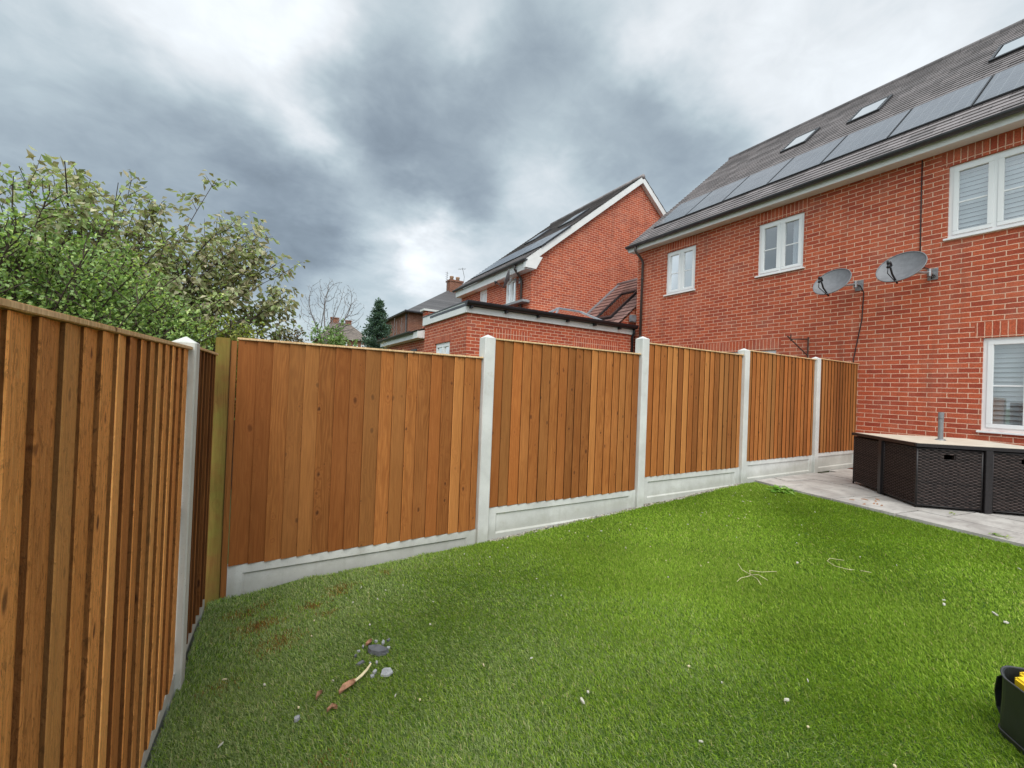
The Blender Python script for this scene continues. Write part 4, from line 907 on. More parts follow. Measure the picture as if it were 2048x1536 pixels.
chair('dark woven rattan chair hidden at the back corner of the table by the wall', (c1, c1), math.pi)
pc = RT(S_/2-0.02, S_/2+0.02, 0)
mb = MB(); mb.tube([(pc[0], pc[1], PATZ+0.005), (pc[0], pc[1], 1.30), (pc[0]+0.003, pc[1], 1.30)], 0.025, 14); mb.tube([(pc[0], pc[1], 1.301), (pc[0]+0.006, pc[1], 1.375)], 0.0275, 14)
mb.tube([(pc[0], pc[1], ZB+TOPZ+0.0016), (pc[0], pc[1], ZB+TOPZ+0.014)], [0.05, 0.042], 14)
tag(mb.build('parasol_pole', M['pole'], base=(pc[0], pc[1], PATZ)), 'short grey parasol pole standing up through the rattan table', 'pole')

# ------------------------------------------------------------------ tool bag at the lower right
bg = thing('tool_bag', 'black rubber tool bag cut off by the lower right corner', 'bag', (2.75, -2.95, gz1(2.75, -2.95)))
bx, by = Vector((0.70, -0.71, 0)).normalized(), Vector((0.71, 0.70, 0)).normalized(); bo = Vector((2.85-0.71*0.44, -2.855-0.70*0.44, 0.005+gz1(2.85, -2.9)))
def BT(u, w, z): p = bo + bx*u + by*w; return (p.x, p.y, bo.z+z)
def rrect(lx, ly, r, k=6):
    pts = []
    for (cx_, cy_, a0_) in ((lx-r, r, -90), (lx-r, ly-r, 0), (r, ly-r, 90), (r, r, 180)):
        for i in range(k+1): a = R(a0_+90*i/k); pts.append((cx_+r*math.cos(a), cy_+r*math.sin(a)))
    return pts
mb = MB(); lx, ly = 0.27, 0.44; pr = rrect(lx, ly, 0.055); n = len(pr); lv = []
def rimz(u, w): return 0.200 + 0.055*((w-ly/2)/(ly/2))**2
for l, (sc, zf) in enumerate(((0.97, 0.0), (1.0, 0.012), (1.005, 0.3), (0.99, 0.6), (0.985, 1.0))):
    b = len(mb.v)
    for (u, w) in pr:
        uu, ww = lx/2+(u-lx/2)*sc, ly/2+(w-ly/2)*sc; bul = 0.010*math.sin(math.pi*zf)*math.sin(u*17); mb.v.append(BT(uu, ww-bul, rimz(u, w)*zf))
    lv.append(b)
for l, (sc, zf) in enumerate(((0.965, 1.0), (0.965, 0.05))):
    b = len(mb.v)
    for (u, w) in pr: mb.v.append(BT(lx/2+(u-lx/2)*sc, ly/2+(w-ly/2)*sc, rimz(u, w)*zf))
    lv.append(b)
for a, b in zip(lv, lv[1:]):
    for i in range(n): j = (i+1) % n; mb.f.append((a+i, a+j, b+j, b+i)); mb.mi.append(0); mb.at.append((0.5, 1, 0))
for a in (lv[0], lv[-1]): mb.f.append(tuple(a+i for i in range(n))); mb.mi.append(0); mb.at.append((0.5, 1, 0))
mb.build('body', M['rubber'], bg, smooth=False, bevel=0)
mb = MB(); rp = [BT(u, w, rimz(u, w)) for u, w in pr]; mb.tube(rp+[rp[0]], 0.0038, 6, cap=False); rp = [BT(lx/2+(u-lx/2)*1.01, ly/2+(w-ly/2)*1.01, 0.022) for u, w in pr]; mb.tube(rp+[rp[0]], 0.0035, 6, cap=False); mb.build('piping', M['piping'], bg, smooth=True)
mb = MB(); sp = [BT(0.055, ly+0.002, 0.215), BT(0.055, ly+0.030, 0.19), BT(0.055, ly+0.040, 0.13), BT(0.055, ly+0.030, 0.07), BT(0.055, ly+0.002, 0.04)]
for p, q in zip(sp, sp[1:]):
    p, q = Vector(p), Vector(q); d = bx*0.02; mb.poly([p-d, p+d, q+d, q-d]); o = by*0.005; mb.poly([p-d+o, p+d+o, q+d+o, q-d+o]); mb.poly([p-d, q-d, q-d+o, p-d+o]); mb.poly([p+d, q+d, q+d+o, p+d+o])
mb.build('side_strap', M['rubber'], bg)
def inbag(name, mat, label, cat, c, s, rot, bev=0.008):
    mb = MB(); Rm = Matrix.Rotation(rot[0], 3, 'X') @ Matrix.Rotation(rot[1], 3, 'Y') @ Matrix.Rotation(rot[2], 3, 'Z')
    def T(x, y, z): v = Rm @ Vector((x, y, z)); return BT(c[0]+v.x, c[1]+v.y, c[2]+v.z)
    mb.box((-s[0], -s[1], -s[2]), (s[0], s[1], s[2]), T=T); mb.box((-s[0]*0.6, -s[1]*1.15, -s[2]*0.5), (s[0]*0.2, s[1]*1.12, s[2]*1.12), T=T)
    tag(mb.build(name, mat, base=BT(*c), bevel=bev, bseg=3), label, cat)
inbag('power_tool', M['yellow'], 'bright yellow tool lying in the black tool bag', 'tool', (0.135, 0.265, 0.195), (0.085, 0.14, 0.05), (0.15, -0.1, 0.2))
inbag('tool_case', M['greytool'], 'pale grey case sticking up behind the yellow tool in the bag', 'case', (0.215, 0.20, 0.235), (0.014, 0.11, 0.09), (0.2, 0.25, 0.1), 0.004)
inbag('tool_case', M['frame_dark'], 'dark flat case at the bottom of the tool bag', 'case', (0.13, 0.23, 0.08), (0.10, 0.17, 0.06), (0, 0, 0), 0.004)

# ------------------------------------------------------------------ litter lying on the turf
def shard(name, mat, label, cat, x, y, s, t, yaw, seed, group=None, lift=0.006, tilt=(0.08, 0.05), k=7, sharp=0.35):
    r = random.Random(seed); mb = MB(); z = gz1(x, y)+lift; base = (x, y, z)
    ring = []
    for i in range(k):
        a = 2*math.pi*i/k+r.uniform(-0.25, 0.25); q = r.uniform(1-sharp, 1.0); px, py = math.cos(a)*s[0]*q, math.sin(a)*s[1]*q
        ring.append((px*math.cos(yaw)-py*math.sin(yaw), px*math.sin(yaw)+py*math.cos(yaw)))
    top = [(x+p[0]*0.93, y+p[1]*0.93, z+t+p[0]*tilt[0]+p[1]*tilt[1]+r.uniform(0, t*0.15)) for p in ring]; bot = [(x+p[0], y+p[1], z+p[0]*tilt[0]+p[1]*tilt[1]) for p in ring]
    b = len(mb.v); mb.v += bot+top
    for i in range(k): j = (i+1) % k; mb.f.append((b+i, b+j, b+k+j, b+k+i)); mb.mi.append(0); mb.at.append((0.5, 1, 0))
    mb.f.append(tuple(b+i for i in reversed(range(k)))); mb.f.append(tuple(b+k+i for i in range(k))); mb.mi += [0, 0]; mb.at += [(0.5, 1, 0)]*2
    return tag(mb.build(name, mat, base=base), label, cat, group)
BLD = 0.017                                       # height of the blades that carry the litter
shard('slate_piece', M['slate'], 'thick broken piece of dark slate on the turf, largest of the rubble', 'slate', 0.79, -1.13, (0.060, 0.027), 0.021, -0.55, 2, lift=BLD*0.5, tilt=(0.05, 0.2), k=9, sharp=0.2)
shard('stone_flake', M['stone'], 'flat pale grey stone flake right of the dead leaf stalk', 'stone', 0.79, -1.31, (0.036, 0.026), 0.008, -0.4, 5, lift=BLD*0.7, tilt=(0.1, 0.25))
small = [(0.70, -1.17, .026, .014), (0.745, -1.275, .020, .013), (0.725, -1.30, .016, .012), (0.815, -1.165, .018, .012), (0.83, -1.08, .022, .010), (0.80, -1.06, .016, .012), (0.765, -1.05, .018, .015), (0.735, -1.06, .014, .010), (0.71, -1.08, .013, .009), (0.86, -1.075, .015, .009), (0.77, -1.21, .017, .010), (0.845, -1.13, .014, .010), (0.69, -1.10, .012, .008), (0.74, -1.20, .010, .008)]
for i, (x, y, a, b) in enumerate(small): shard('slate_chip', M['stone'] if i % 3 else M['slate'], 'small grey chip of broken slate scattered by the thick slate piece', 'slate chip', x, y, (a, b), 0.008, i*1.1, 60+i, 'slate chips around the slate piece', lift=BLD*0.55, sharp=0.6, k=6)
def dead_leaf(label, pts, wid, curl=0.012, stalk=None, seed=1, name='dead_leaf', group=None, mat=None):
    """curled leaf along a list of (x,y); wid is its half width"""
    mb = MB(); n = len(pts)
    for i in range(n-1):
        seg = []
        for k in (i, i+1):
            t = k/(n-1); p = Vector((*pts[k], gz1(*pts[k])+BLD*0.85+0.008*math.sin(t*3.1))); d = Vector((pts[min(k+1, n-1)][0]-pts[max(k-1, 0)][0], pts[min(k+1, n-1)][1]-pts[max(k-1, 0)][1], 0)).normalized(); s = Vector((-d.y, d.x, 0)); ww = wid*math.sin(math.pi*min(0.97, max(0.06, t)))
            seg.append([p + s*ww + Vector((0, 0, curl*1.3)), p + Vector((0, 0, -0.001)), p - s*ww + Vector((0, 0, curl))])
        for q in (0, 1): mb.poly([seg[0][q], seg[0][q+1], seg[1][q+1], seg[1][q]])
    if stalk: mb.tube([(x, y, gz1(x, y)+BLD+0.004+0.004*i) for i, (x, y) in enumerate(stalk)], [0.0055, 0.007, 0.006, 0.004][:len(stalk)], 6, mi=1)
    return tag(mb.build(name, [mat or M['deadleaf'], M['straw']], base=(*pts[0], gz1(*pts[0])), fixn=False), label, 'dead leaf', group)
dead_leaf('long orange-brown dead leaf with a thick pale stalk on the turf', [(0.575, -1.345), (0.60, -1.335), (0.63, -1.325), (0.655, -1.30)], 0.020, stalk=[(0.65, -1.305), (0.68, -1.29), (0.71, -1.265), (0.735, -1.235)])
dead_leaf('small curled tan dead leaf left of the long stalked leaf', [(0.485, -1.315), (0.50, -1.30), (0.515, -1.28)], 0.010)
dead_leaf('short pale brown dead leaf nearest the bottom of the turf', [(0.515, -1.425), (0.535, -1.425), (0.555, -1.435)], 0.010)
dead_leaf('red-brown crumpled dead leaf beside the slate rubble', [(0.745, -1.065), (0.765, -1.07), (0.78, -1.05)], 0.012)
shard('pebble', M['stone'], 'small grey-brown pebble in front of the dead leaves at lower left', 'pebble', 0.405, -1.395, (0.016, 0.012), 0.012, 0.3, 33, lift=BLD*0.7)
big = [((3.94, -2.44), (.016, .010), 'white flake lying farther from the camera than the other two near the right edge'), ((4.05, -2.63), (.026, .010), 'elongated white flake, middle one of three near the right edge'), ((3.98, -2.69), (.017, .013), 'rounded white flake nearest the tool bag'),
       ((2.25, -2.37), (.018, .008), 'pointed white flake in the front of the turf, left of the tool bag'), ((3.79, -1.67), (.013, .013), 'round pale pebble between the dried root and the curled stem'), ((1.47, -1.93), (.02, .008), 'pale wood sliver near the bottom edge of the picture')]
for i, ((x, y), s, lb) in enumerate(big): shard('white_flake', M['chip'], lb, 'flake', x, y, s, 0.006, i*0.9, 80+i, lift=BLD*0.9, k=8, sharp=0.6)
def stems(name, label, cat, polys, rad=0.0028, mat=None):
    mb = MB()
    for pl in polys: mb.tube([(x, y, gz1(x, y)+BLD+z) for x, y, z in pl], rad, 5)
    x, y, z = polys[0][0]; tag(mb.build(name, mat or M['straw'], base=(x, y, gz1(x, y)), smooth=True), label, cat)
stems('dried_root', 'star-shaped dried root with thin pale arms on the turf', 'root', [[(3.29, -1.60, .012), (3.25, -1.62, .02), (3.19, -1.59, .006), (3.13, -1.60, .0)], [(3.29, -1.60, .012), (3.33, -1.57, .02), (3.40, -1.62, .012), (3.52, -1.66, .002)], [(3.29, -1.60, .012), (3.27, -1.55, .03), (3.30, -1.50, .05)], [(3.29, -1.60, .012), (3.27, -1.66, .012), (3.23, -1.71, .0)], [(3.29, -1.6, .01), (3.32, -1.64, .02), (3.33, -1.70, .004)]], 0.0017)
stems('grass_stalk', 'thin curled pale stem lying in an open loop on the turf', 'stalk', [[(4.12, -1.84, .0), (4.04, -1.78, .012), (3.97, -1.79, .012), (3.94, -1.85, .006), (3.96, -1.92, .004), (4.0, -1.95, 0)], [(4.02, -1.98, .004), (4.06, -2.03, .0)]], 0.0016)
# chips and slivers sprinkled over the turf, each its own object
cr = random.Random(12); spots = []
def ok(x, y): return LC+LT*y+0.08 < x < patio_edge(y)-0.06 and -3.3 < y < -0.12
def sprinkle(n, fx, fy):
    c = 0
    while c < n:
        x, y = fx(), fy()
        if ok(x, y): spots.append((x, y)); c += 1
sprinkle(26, lambda: cr.gauss(4.6, 0.55), lambda: cr.gauss(-0.75, 0.25)); sprinkle(14, lambda: cr.gauss(2.6, 0.7), lambda: cr.gauss(-0.5, 0.25)); sprinkle(46, lambda: cr.uniform(0.2, 5.6), lambda: cr.uniform(-3.0, -0.3)); sprinkle(14, lambda: cr.gauss(0.75, 0.4), lambda: cr.gauss(-0.9, 0.4))
for i, (x, y) in enumerate(spots):
    ln = cr.random() < 0.4; a = cr.uniform(0.004, 0.0085)
    shard('wood_chip', M['straw'] if cr.random() < 0.35 else M['chip'], 'tiny pale chip sprinkled on the green turf', 'chip', x, y, (a*2.0, a*0.45) if ln else (a, a*0.75), 0.005, cr.uniform(0, 6), 200+i, 'pale chips sprinkled on the turf', lift=BLD*0.85, k=5)
# pebbles in the strip between the turf and the gravel boards
gr = np.random.default_rng(3); V = []; F = []; 
oct_ = np.array([(1, 0, 0), (0, 1, 0), (-1, 0, 0), (0, -1, 0), (0, 0, 1), (0, 0, -1)], float); fo = np.array([(0, 1, 4), (1, 2, 4), (2, 3, 4), (3, 0, 4), (1, 0, 5), (2, 1, 5), (3, 2, 5), (0, 3, 5)])
cnt = 0
for x in gr.uniform(2.0, 5.9, 900):
    y = gr.uniform(-0.075, -0.014); s = gr.uniform(0.006, 0.014); z = gz1(x, -0.1)+0.002
    V.append(oct_*s*gr.uniform(0.6, 1.2, 3) + (x, y, z)); F.append(fo+6*cnt); cnt += 1
tag(npmesh('gravel', np.concatenate(V), np.concatenate(F), M['gravel'], smooth=False), 'line of small pebbles between the turf and the gravel boards', 'gravel', kind='stuff')
mb = MB(); mb.box((1.98, -0.060, -0.05), (6.0, -0.014, 0.0), T=lambda x, y, z: (x, y, z+gz1(x, -0.1)-0.004 if z > -0.01 else z)); 
# ------------------------------------------------------------------ plants
def leaves_mesh(name, P, D, L, Wd, C, mat, parent, rg, droop=0.0, fold=0.25, base=(0, 0, 0)):
    """one folded diamond per leaf: P base points, D directions, L lengths, Wd widths, C colours"""
    n = len(P); D = D/np.linalg.norm(D, axis=1, keepdims=True); D[:, 2] -= droop; D /= np.linalg.norm(D, axis=1, keepdims=True)
    U = rg.normal(size=(n, 3)); U[:, 2] += 0.8; S = np.cross(D, U); S /= np.linalg.norm(S, axis=1, keepdims=True)+1e-9; N = np.cross(S, D)
    L = L[:, None]; Wd = Wd[:, None]
    v0 = P; v1 = P + D*L*0.48 + S*Wd + N*Wd*fold; v2 = P + D*L + N*(-0.12*L); v3 = P + D*L*0.48 - S*Wd + N*Wd*fold
    V = np.stack([v0, v1, v2, v3], 1).reshape(-1, 3); i = np.arange(n)*4
    F = np.concatenate([np.stack([i, i+1, i+2], 1), np.stack([i, i+2, i+3], 1)])
    return npmesh(name, V, F, mat, parent, np.repeat(C, 4, 0), base)
def palette(cols, n, rg, jit=0.22, wts=None):
    c = np.array(cols)[rg.choice(len(cols), n, p=wts)]; return np.clip(c*(1+rg.normal(0, jit, (n, 1))), 0.004, 0.9)
def bez(a, b, c, n):
    t = np.linspace(0, 1, n)[:, None]; return (1-t)**2*a + 2*t*(1-t)*b + t*t*c
def shrub(name, label, cat, root, targets, nleaf, leaf, cols, seed, mat='leaf', trunk_r=0.05, bark='bark', spread=0.22, droop=0.0, wts=None, start=0.35, jit=0.22, twig=0.25, lift=0.5, fold=0.25, group=None, ncluster=10):
    """branches run from the root to every target; twigs and leaves fill round the outer part of each"""
    rg = np.random.default_rng(seed); root = np.array(root, float); th = thing(name, label, cat, tuple(root), group); mb = MB(); LP = []; LD = []
    per = max(4, int(nleaf/len(targets)))
    for t in targets:
        t = np.array(t, float); mid = root + (t-root)*0.45; mid[2] += lift*abs(t[2]-root[2])*rg.uniform(0.2, 0.6); mid[:2] += rg.normal(0, 0.10, 2)
        pts = bez(root + rg.normal(0, trunk_r*0.5, 3)*(1, 1, 0), mid, t, 9); ln = np.linalg.norm(t-root); r0 = (trunk_r*rg.uniform(0.25, 0.5) if rg.random() < 0.08 else 0.006+0.05*trunk_r)
        mb.tube([Vector(p) for p in pts], [r0*(1-i/9)**1.3+0.003 for i in range(9)], 5)
        k = max(3, per//ncluster)
        for _ in range(k):
            s = rg.uniform(start, 1.0); i = min(7, int(s*8)); p = pts[i] + (pts[i+1]-pts[i])*(s*8-i)
            d = rg.normal(0, 1, 3); d[2] = abs(d[2])*0.5; d += 0.7*(pts[i+1]-pts[i])/np.linalg.norm(pts[i+1]-pts[i]); d /= np.linalg.norm(d); q = p + d*twig*rg.uniform(0.35, 1.2)
            mb.tube([Vector(p), Vector((p+q)/2 + rg.normal(0, 0.015, 3)), Vector(q)], [0.006, 0.004, 0.002], 3, cap=False)
            m = max(2, int(per/k)); u = rg.uniform(0.15, 1.05, m)[:, None]
            LP.append(p + (q-p)*u + rg.normal(0, spread*0.16, (m, 3))); LD.append(d*0.8 + rg.normal(0, 0.75, (m, 3)))
    mb.build('trunk', M[bark], th, fixn=False)
    P = np.concatenate(LP); D = np.concatenate(LD); n = len(P)
    C = palette(cols, n, rg, jit, wts)
    leaves_mesh('crown', P, D, rg.uniform(0.7, 1.25, n)*leaf[0], rg.uniform(0.8, 1.2, n)*leaf[1], C, M[mat], th, rg, droop, fold, tuple(root))
    return th
r = np.random.default_rng(21)
# cherry-like tree with drooping bronze leaves, behind the left fence
def top_cherry(x): return float(np.interp(x, [-5.2, -4.2, -3.3, -2.7, -2.2, -1.7, -1.25, -0.95, -0.62, -0.48, -0.35, 0.0, 0.32, 0.5, 0.62], [3.2, 3.5, 3.7, 3.85, 3.98, 4.08, 3.98, 3.85, 3.92, 4.42, 3.98, 3.80, 3.45, 3.15, 2.85]))
tg = []
for _ in range(150):
    x = r.uniform(-5.0, 0.55); t = top_cherry(x)-0.06; z = t - (r.beta(1, 2.2))*(t-2.0); tg.append((x, 4.5+r.normal(0, 0.55)*(1 if x < 0.2 else 0.4), z))
for x in (-2.75, -2.2, -1.85, -1.45, -1.1, -0.48, -0.2, 0.1, 0.3, 0.48): tg.append((x, 4.5, top_cherry(x)))
for z in (2.2, 2.45, 2.7, 2.95, 3.2): tg.append((0.55+r.uniform(-0.12, 0.1), 4.5, z))
shrub('cherry_tree', 'wide tree with drooping bronze-tinted leaves rising behind the left fence', 'tree', (-2.0, 4.9, 0.0), tg, 27000, (0.110, 0.027), [(0.41, 0.42, 0.25), (0.38, 0.43, 0.22), (0.33, 0.40, 0.18), (0.47, 0.44, 0.29), (0.37, 0.32, 0.21)], 31, mat='leaf_soft', trunk_r=0.11, droop=0.85, start=0.45, twig=0.34, spread=0.3, ncluster=12, fold=0.35)
# dense small-leaved evergreen shrub leaning over the left fence
def top_green(x): return float(np.interp(x, [-3.6, -2.6, -1.9, -1.5, -1.1, -0.75, -0.45, -0.22], [3.1, 3.05, 2.92, 2.80, 2.62, 2.40, 2.10, 1.86]))
tg = []
for _ in range(260):
    x = r.uniform(-3.6, -0.24); y = 1.9+r.normal(0, 0.42); t = top_green(x); z = 1.25+(t-1.25)*r.beta(1.6, 1.0); tg.append((x, y, z))
for a in ((-1.0, 1.7, 2.75), (-0.75, 1.75, 2.72), (-1.35, 1.7, 2.95), (-0.45, 1.8, 2.45), (-0.15, 1.9, 2.25), (0.02, 1.9, 2.05), (-1.6, 1.8, 3.05)): tg.append(a)
shrub('evergreen_shrub', 'dense small-leaved dark green shrub leaning over the left fence', 'shrub', (-1.9, 2.2, 0.0), tg, 110000, (0.036, 0.0115), [(0.224, 0.351, 0.112), (0.299, 0.434, 0.135), (0.419, 0.538, 0.179), (0.135, 0.224, 0.0747), (0.568, 0.688, 0.254)], 32, trunk_r=0.08, start=0.30, twig=0.24, spread=0.28, ncluster=16, wts=[.3, .3, .18, .15, .07])
def blob(n, c, s, seed):
    q = np.random.default_rng(seed); o = []
    while len(o) < n:
        p = q.uniform(-1, 1, 3)
        if p@p < 1: o.append((c[0]+p[0]*s[0], c[1]+p[1]*s[1], c[2]+p[2]*s[2]))
    return o
shrub('golden_shrub', 'yellow-green leafy shrub just left of the corner post, behind the fence', 'shrub', (-0.05, 3.3, 0), blob(60, (-0.12, 3.3, 1.85), (0.42, 0.35, 0.42), 5), 9000, (0.042, 0.014), [(0.30, 0.33, 0.05), (0.22, 0.28, 0.045), (0.16, 0.21, 0.04), (0.36, 0.36, 0.09)], 33, trunk_r=0.03, start=0.45, twig=0.16)
shrub('bronze_shrub', 'reddish-brown twiggy shrub below the drooping tree, right of the yellow-green one', 'shrub', (0.75, 5.4, 0), blob(46, (0.62, 5.4, 1.95), (0.42, 0.35, 0.55), 6), 4600, (0.055, 0.018), [(0.20, 0.15, 0.085), (0.26, 0.16, 0.09), (0.15, 0.14, 0.06), (0.22, 0.22, 0.08)], 34, mat='leaf_soft', trunk_r=0.03, start=0.4, twig=0.2)
shrub('bright_shrub', 'fresh bright green shrub showing above the widest fence panel', 'shrub', (1.9, 9.5, 0), blob(70, (1.85, 9.5, 2.15), (0.78, 0.5, 0.95), 7), 8000, (0.085, 0.026), [(0.24, 0.36, 0.12), (0.18, 0.29, 0.09), (0.30, 0.40, 0.17), (0.13, 0.22, 0.07)], 35, mat='leaf_soft', trunk_r=0.04, start=0.4, twig=0.28)
shrub('bronze_shrub', 'thin brown twiggy shrub poking above the fence in front of the lower extension', 'shrub', (2.65, 5.4, 0), blob(14, (2.55, 5.4, 1.95), (0.45, 0.3, 0.33), 8), 420, (0.05, 0.014), [(0.30, 0.19, 0.10), (0.24, 0.20, 0.09)], 36, mat='leaf_soft', trunk_r=0.02, start=0.5, twig=0.25)
# conifer
def conifer(label, root, h, rad, seed, cols, nl=9000):
    rg = np.random.default_rng(seed); th = thing('conifer_tree', label, 'tree', root); mb = MB(); mb.tube([Vector(root), Vector(root)+Vector((0, 0, h*0.98))], [0.10, 0.008], 7); P = []; D = []
    for i in range(95):
        t = rg.uniform(0.10, 1.0)**0.8; z = h*t; L = rad*(1-t)**0.95*rg.uniform(0.65, 1.12)+0.08; a = rg.uniform(0, 6.28); d = np.array((math.cos(a), math.sin(a), 0.35)); b = np.array(root)+(0, 0, z)
        mb.tube([Vector(b), Vector(b+d*L*0.5), Vector(b+d*L+(0, 0, 0.10*L))], [0.018, 0.010, 0.003], 4, cap=False); m = int(nl/95); u = rg.uniform(0.1, 1.05, m)[:, None]
        P.append(b + d*L*u + rg.normal(0, 0.055+0.05*L, (m, 3))); D.append(d*0.6+rg.normal(0, 0.6, (m, 3))+(0, 0, 0.3))
    mb.build('trunk', M['bark'], th, fixn=False); P = np.concatenate(P); D = np.concatenate(D); n = len(P)
    leaves_mesh('crown', P, D, rg.uniform(0.08, 0.16, n), rg.uniform(0.02, 0.04, n), palette(cols, n, rg, 0.25), M['leaf'], th, rg, base=root)
conifer('dark blue-green conifer beside the lower extension', (5.05, 18.0, 0), 5.35, 1.6, 51, [(0.09, 0.15, 0.115), (0.12, 0.19, 0.14), (0.065, 0.11, 0.085)], 13000)
# bare trees
def bare(name, label, base, trunk_top, centre, radii, seed, natt=900, step=0.085):
    """leafless tree grown towards points spread through its rounded crown; thickness adds up from the twigs down"""
    rg = np.random.default_rng(seed); th = thing(name, label, 'tree', tuple(base)); A = []
    while len(A) < natt:
        q = rg.uniform(-1, 1, 3); rr_ = np.linalg.norm(q)
        if 0.15 < rr_ < 1 and q[2] > -0.75: A.append(np.array(centre)+q*np.array(radii)*(rr_**-0.25))
    A = np.array(A); b0, b1 = np.array(base, float), np.array(trunk_top, float); k = max(3, int(np.linalg.norm(b1-b0)/step))
    N = [b0+(b1-b0)*i/k for i in range(k+1)]; par = [-1]+list(range(k))
    for s in (-1, 0, 1):                                    # three main stems fan out of the fork
        p = k
        for j in range(9):
            d = np.array((s*0.42+rg.normal(0, 0.05), s*0.12+rg.normal(0, 0.1), 1.0)); d /= np.linalg.norm(d); N.append(N[p]+d*step); par.append(p); p = len(N)-1
    for it in range(90):
        P = np.array(N); D = np.linalg.norm(A[:, None]-P[None], axis=2); near = D.argmin(1); dm = D.min(1); keep = dm > step*1.6
        act = (dm < 1.6) & keep; A2 = A[act]; n2 = near[act]
        if not len(A2): break
        for j in np.unique(n2):
            v = A2[n2 == j]-P[j]; v = (v/np.linalg.norm(v, axis=1, keepdims=True)).sum(0); v += rg.normal(0, 0.25, 3); v[2] += 0.25; v /= np.linalg.norm(v)+1e-9; N.append(P[j]+v*step); par.append(int(j))
        A = A[keep]
    n = len(N); w = np.zeros(n); ch = [[] for _ in range(n)]
    for i in range(1, n): ch[par[i]].append(i)
    for i in range(n-1, -1, -1): w[i] = sum(w[c] for c in ch[i]) if ch[i] else 1.0
    rad = 0.0055*w**0.44; mt, mc = MB(), MB()
    for i in range(1, n): (mt if i <= k else mc).tube([Vector(N[par[i]]), Vector(N[i])], [min(rad[par[i]], rad[i]*1.35), rad[i]], 5 if rad[i] > 0.015 else 3, cap=False)
    mt.build('trunk', M['bark_grey'], th, fixn=False); mc.build('crown', M['bark_grey'], th, fixn=False)
bare('bare_tree', 'leafless grey tree with a spreading rounded crown, in front of the far house', (2.72, 18, 0), (2.70, 18, 3.05), (2.95, 18, 4.75), (1.5, 1.0, 1.55), 61)
for i, (x, hh) in enumerate(((6.33, 4.45), (6.54, 4.3), (6.71, 4.5), (6.88, 4.25), (7.04, 4.45))):
    th = thing('bare_sapling', 'slender leafless sapling in the row between the conifer and the grey-roofed house', 'tree', (x, 20, 0), 'slender bare saplings'); mb = MB(); rr_ = random.Random(i)
    mb.tube([(x, 20, 0), (x+0.03, 20, hh*0.6), (x+rr_.uniform(-0.05, 0.08), 20, hh*1.13)], [0.05, 0.035, 0.012], 5); mb.build('trunk', M['bark_grey'], th)
    mb = MB()
    for k in range(9): z = hh*rr_.uniform(0.55, 1.05); sx = rr_.choice((-1, 1))*rr_.uniform(0.08, 0.2); mb.tube([(x+0.02, 20, z), (x+sx, 20+rr_.uniform(-.1, .1), z+0.35)], [0.012, 0.004], 4)
    mb.build('crown', M['bark_grey'], th)
# weeds at the edge of the paving
def weed(label, x, y, n, L, seed, cols, name='weed', wid=0.2):
    rg = np.random.default_rng(seed); V = []; F = []; C = []; z0 = gz1(x, y)+0.012 if x < patio_edge(y) else PATZ+0.003
    for i in range(n):
        a = rg.uniform(0, 6.28); el = rg.uniform(0.15, 0.9); l = L*rg.uniform(0.6, 1.15); ox, oy = rg.normal(0, L*0.45, 2)*(0.9, 0.5) if n > 10 else rg.normal(0, L*0.2, 2); c = np.array(cols)[rg.integers(len(cols))]*(1+rg.normal(0, 0.15)); K = 6; b = sum(len(v) for v in V); rows = []
        for k in range(K+1):
            t = k/K; r_ = l*t*math.cos(el*(1-0.55*t)); h = l*(math.sin(el)*t - 0.45*t*t)+0.005; w = wid*l*math.sin(math.pi*min(1, 0.08+t*0.9))*(1.0 if k % 2 else 0.55); cx_, cy_ = x+ox+math.cos(a)*r_, y+oy+math.sin(a)*r_; sx, sy = -math.sin(a)*w/2, math.cos(a)*w/2
            rows += [(cx_+sx, cy_+sy, z0+max(0.003, h)+w*0.2), (cx_, cy_, z0+max(0.0, h)), (cx_-sx, cy_-sy, z0+max(0.003, h)+w*0.2)]
        V.append(np.array(rows)); C.append(np.repeat(np.clip(c, 0.01, 0.9)[None], len(rows), 0))
        for k in range(K):
            for q in (0, 1): F.append((b+3*k+q, b+3*k+q+1, b+3*k+q+4, b+3*k+q+3))
    o = npmesh(name, np.concatenate(V), np.array(F), M['leaf'], None, np.concatenate(C), (x, y, z0)); return tag(o, label, 'weed', 'weeds at the paving edge')
gcol = [(0.09, 0.20, 0.03), (0.14, 0.27, 0.045), (0.20, 0.33, 0.07)]
weed('leafy green weed clump where the turf meets the paving and fence', 5.80, -0.52, 40, 0.135, 71, [(0.16, 0.34, 0.05), (0.23, 0.42, 0.08), (0.30, 0.48, 0.11)], wid=0.42); weed('small pale green weed at the turf edge near the right side', 5.83, -2.28, 9, 0.07, 72, [(0.22, 0.34, 0.09), (0.30, 0.40, 0.14)], wid=0.3); weed('tiny yellow-green weed in a paving joint by the rattan chair', 6.47, -1.86, 8, 0.055, 73, [(0.34, 0.40, 0.12), (0.25, 0.33, 0.09)], wid=0.3); weed('tiny pale weed beside the turf edge, right of the other edge weed', 5.80, -2.36, 5, 0.06, 74, [(0.36, 0.42, 0.2)], wid=0.25)
dl = np.random.default_rng(5)
for i in range(9):
    x, y = 6.22+dl.normal(0, 0.13), -1.28+dl.normal(0, 0.09); shard('dead_leaf', M['deadleaf'], 'tiny reddish dead leaf on the paving beside the rattan chairs', 'dead leaf', x, y, (0.03, 0.012), 0.004, dl.uniform(0, 6), 500+i, 'dead leaves on the paving', lift=PATZ-gz1(x, y)+0.003, tilt=(0.2, 0.1))

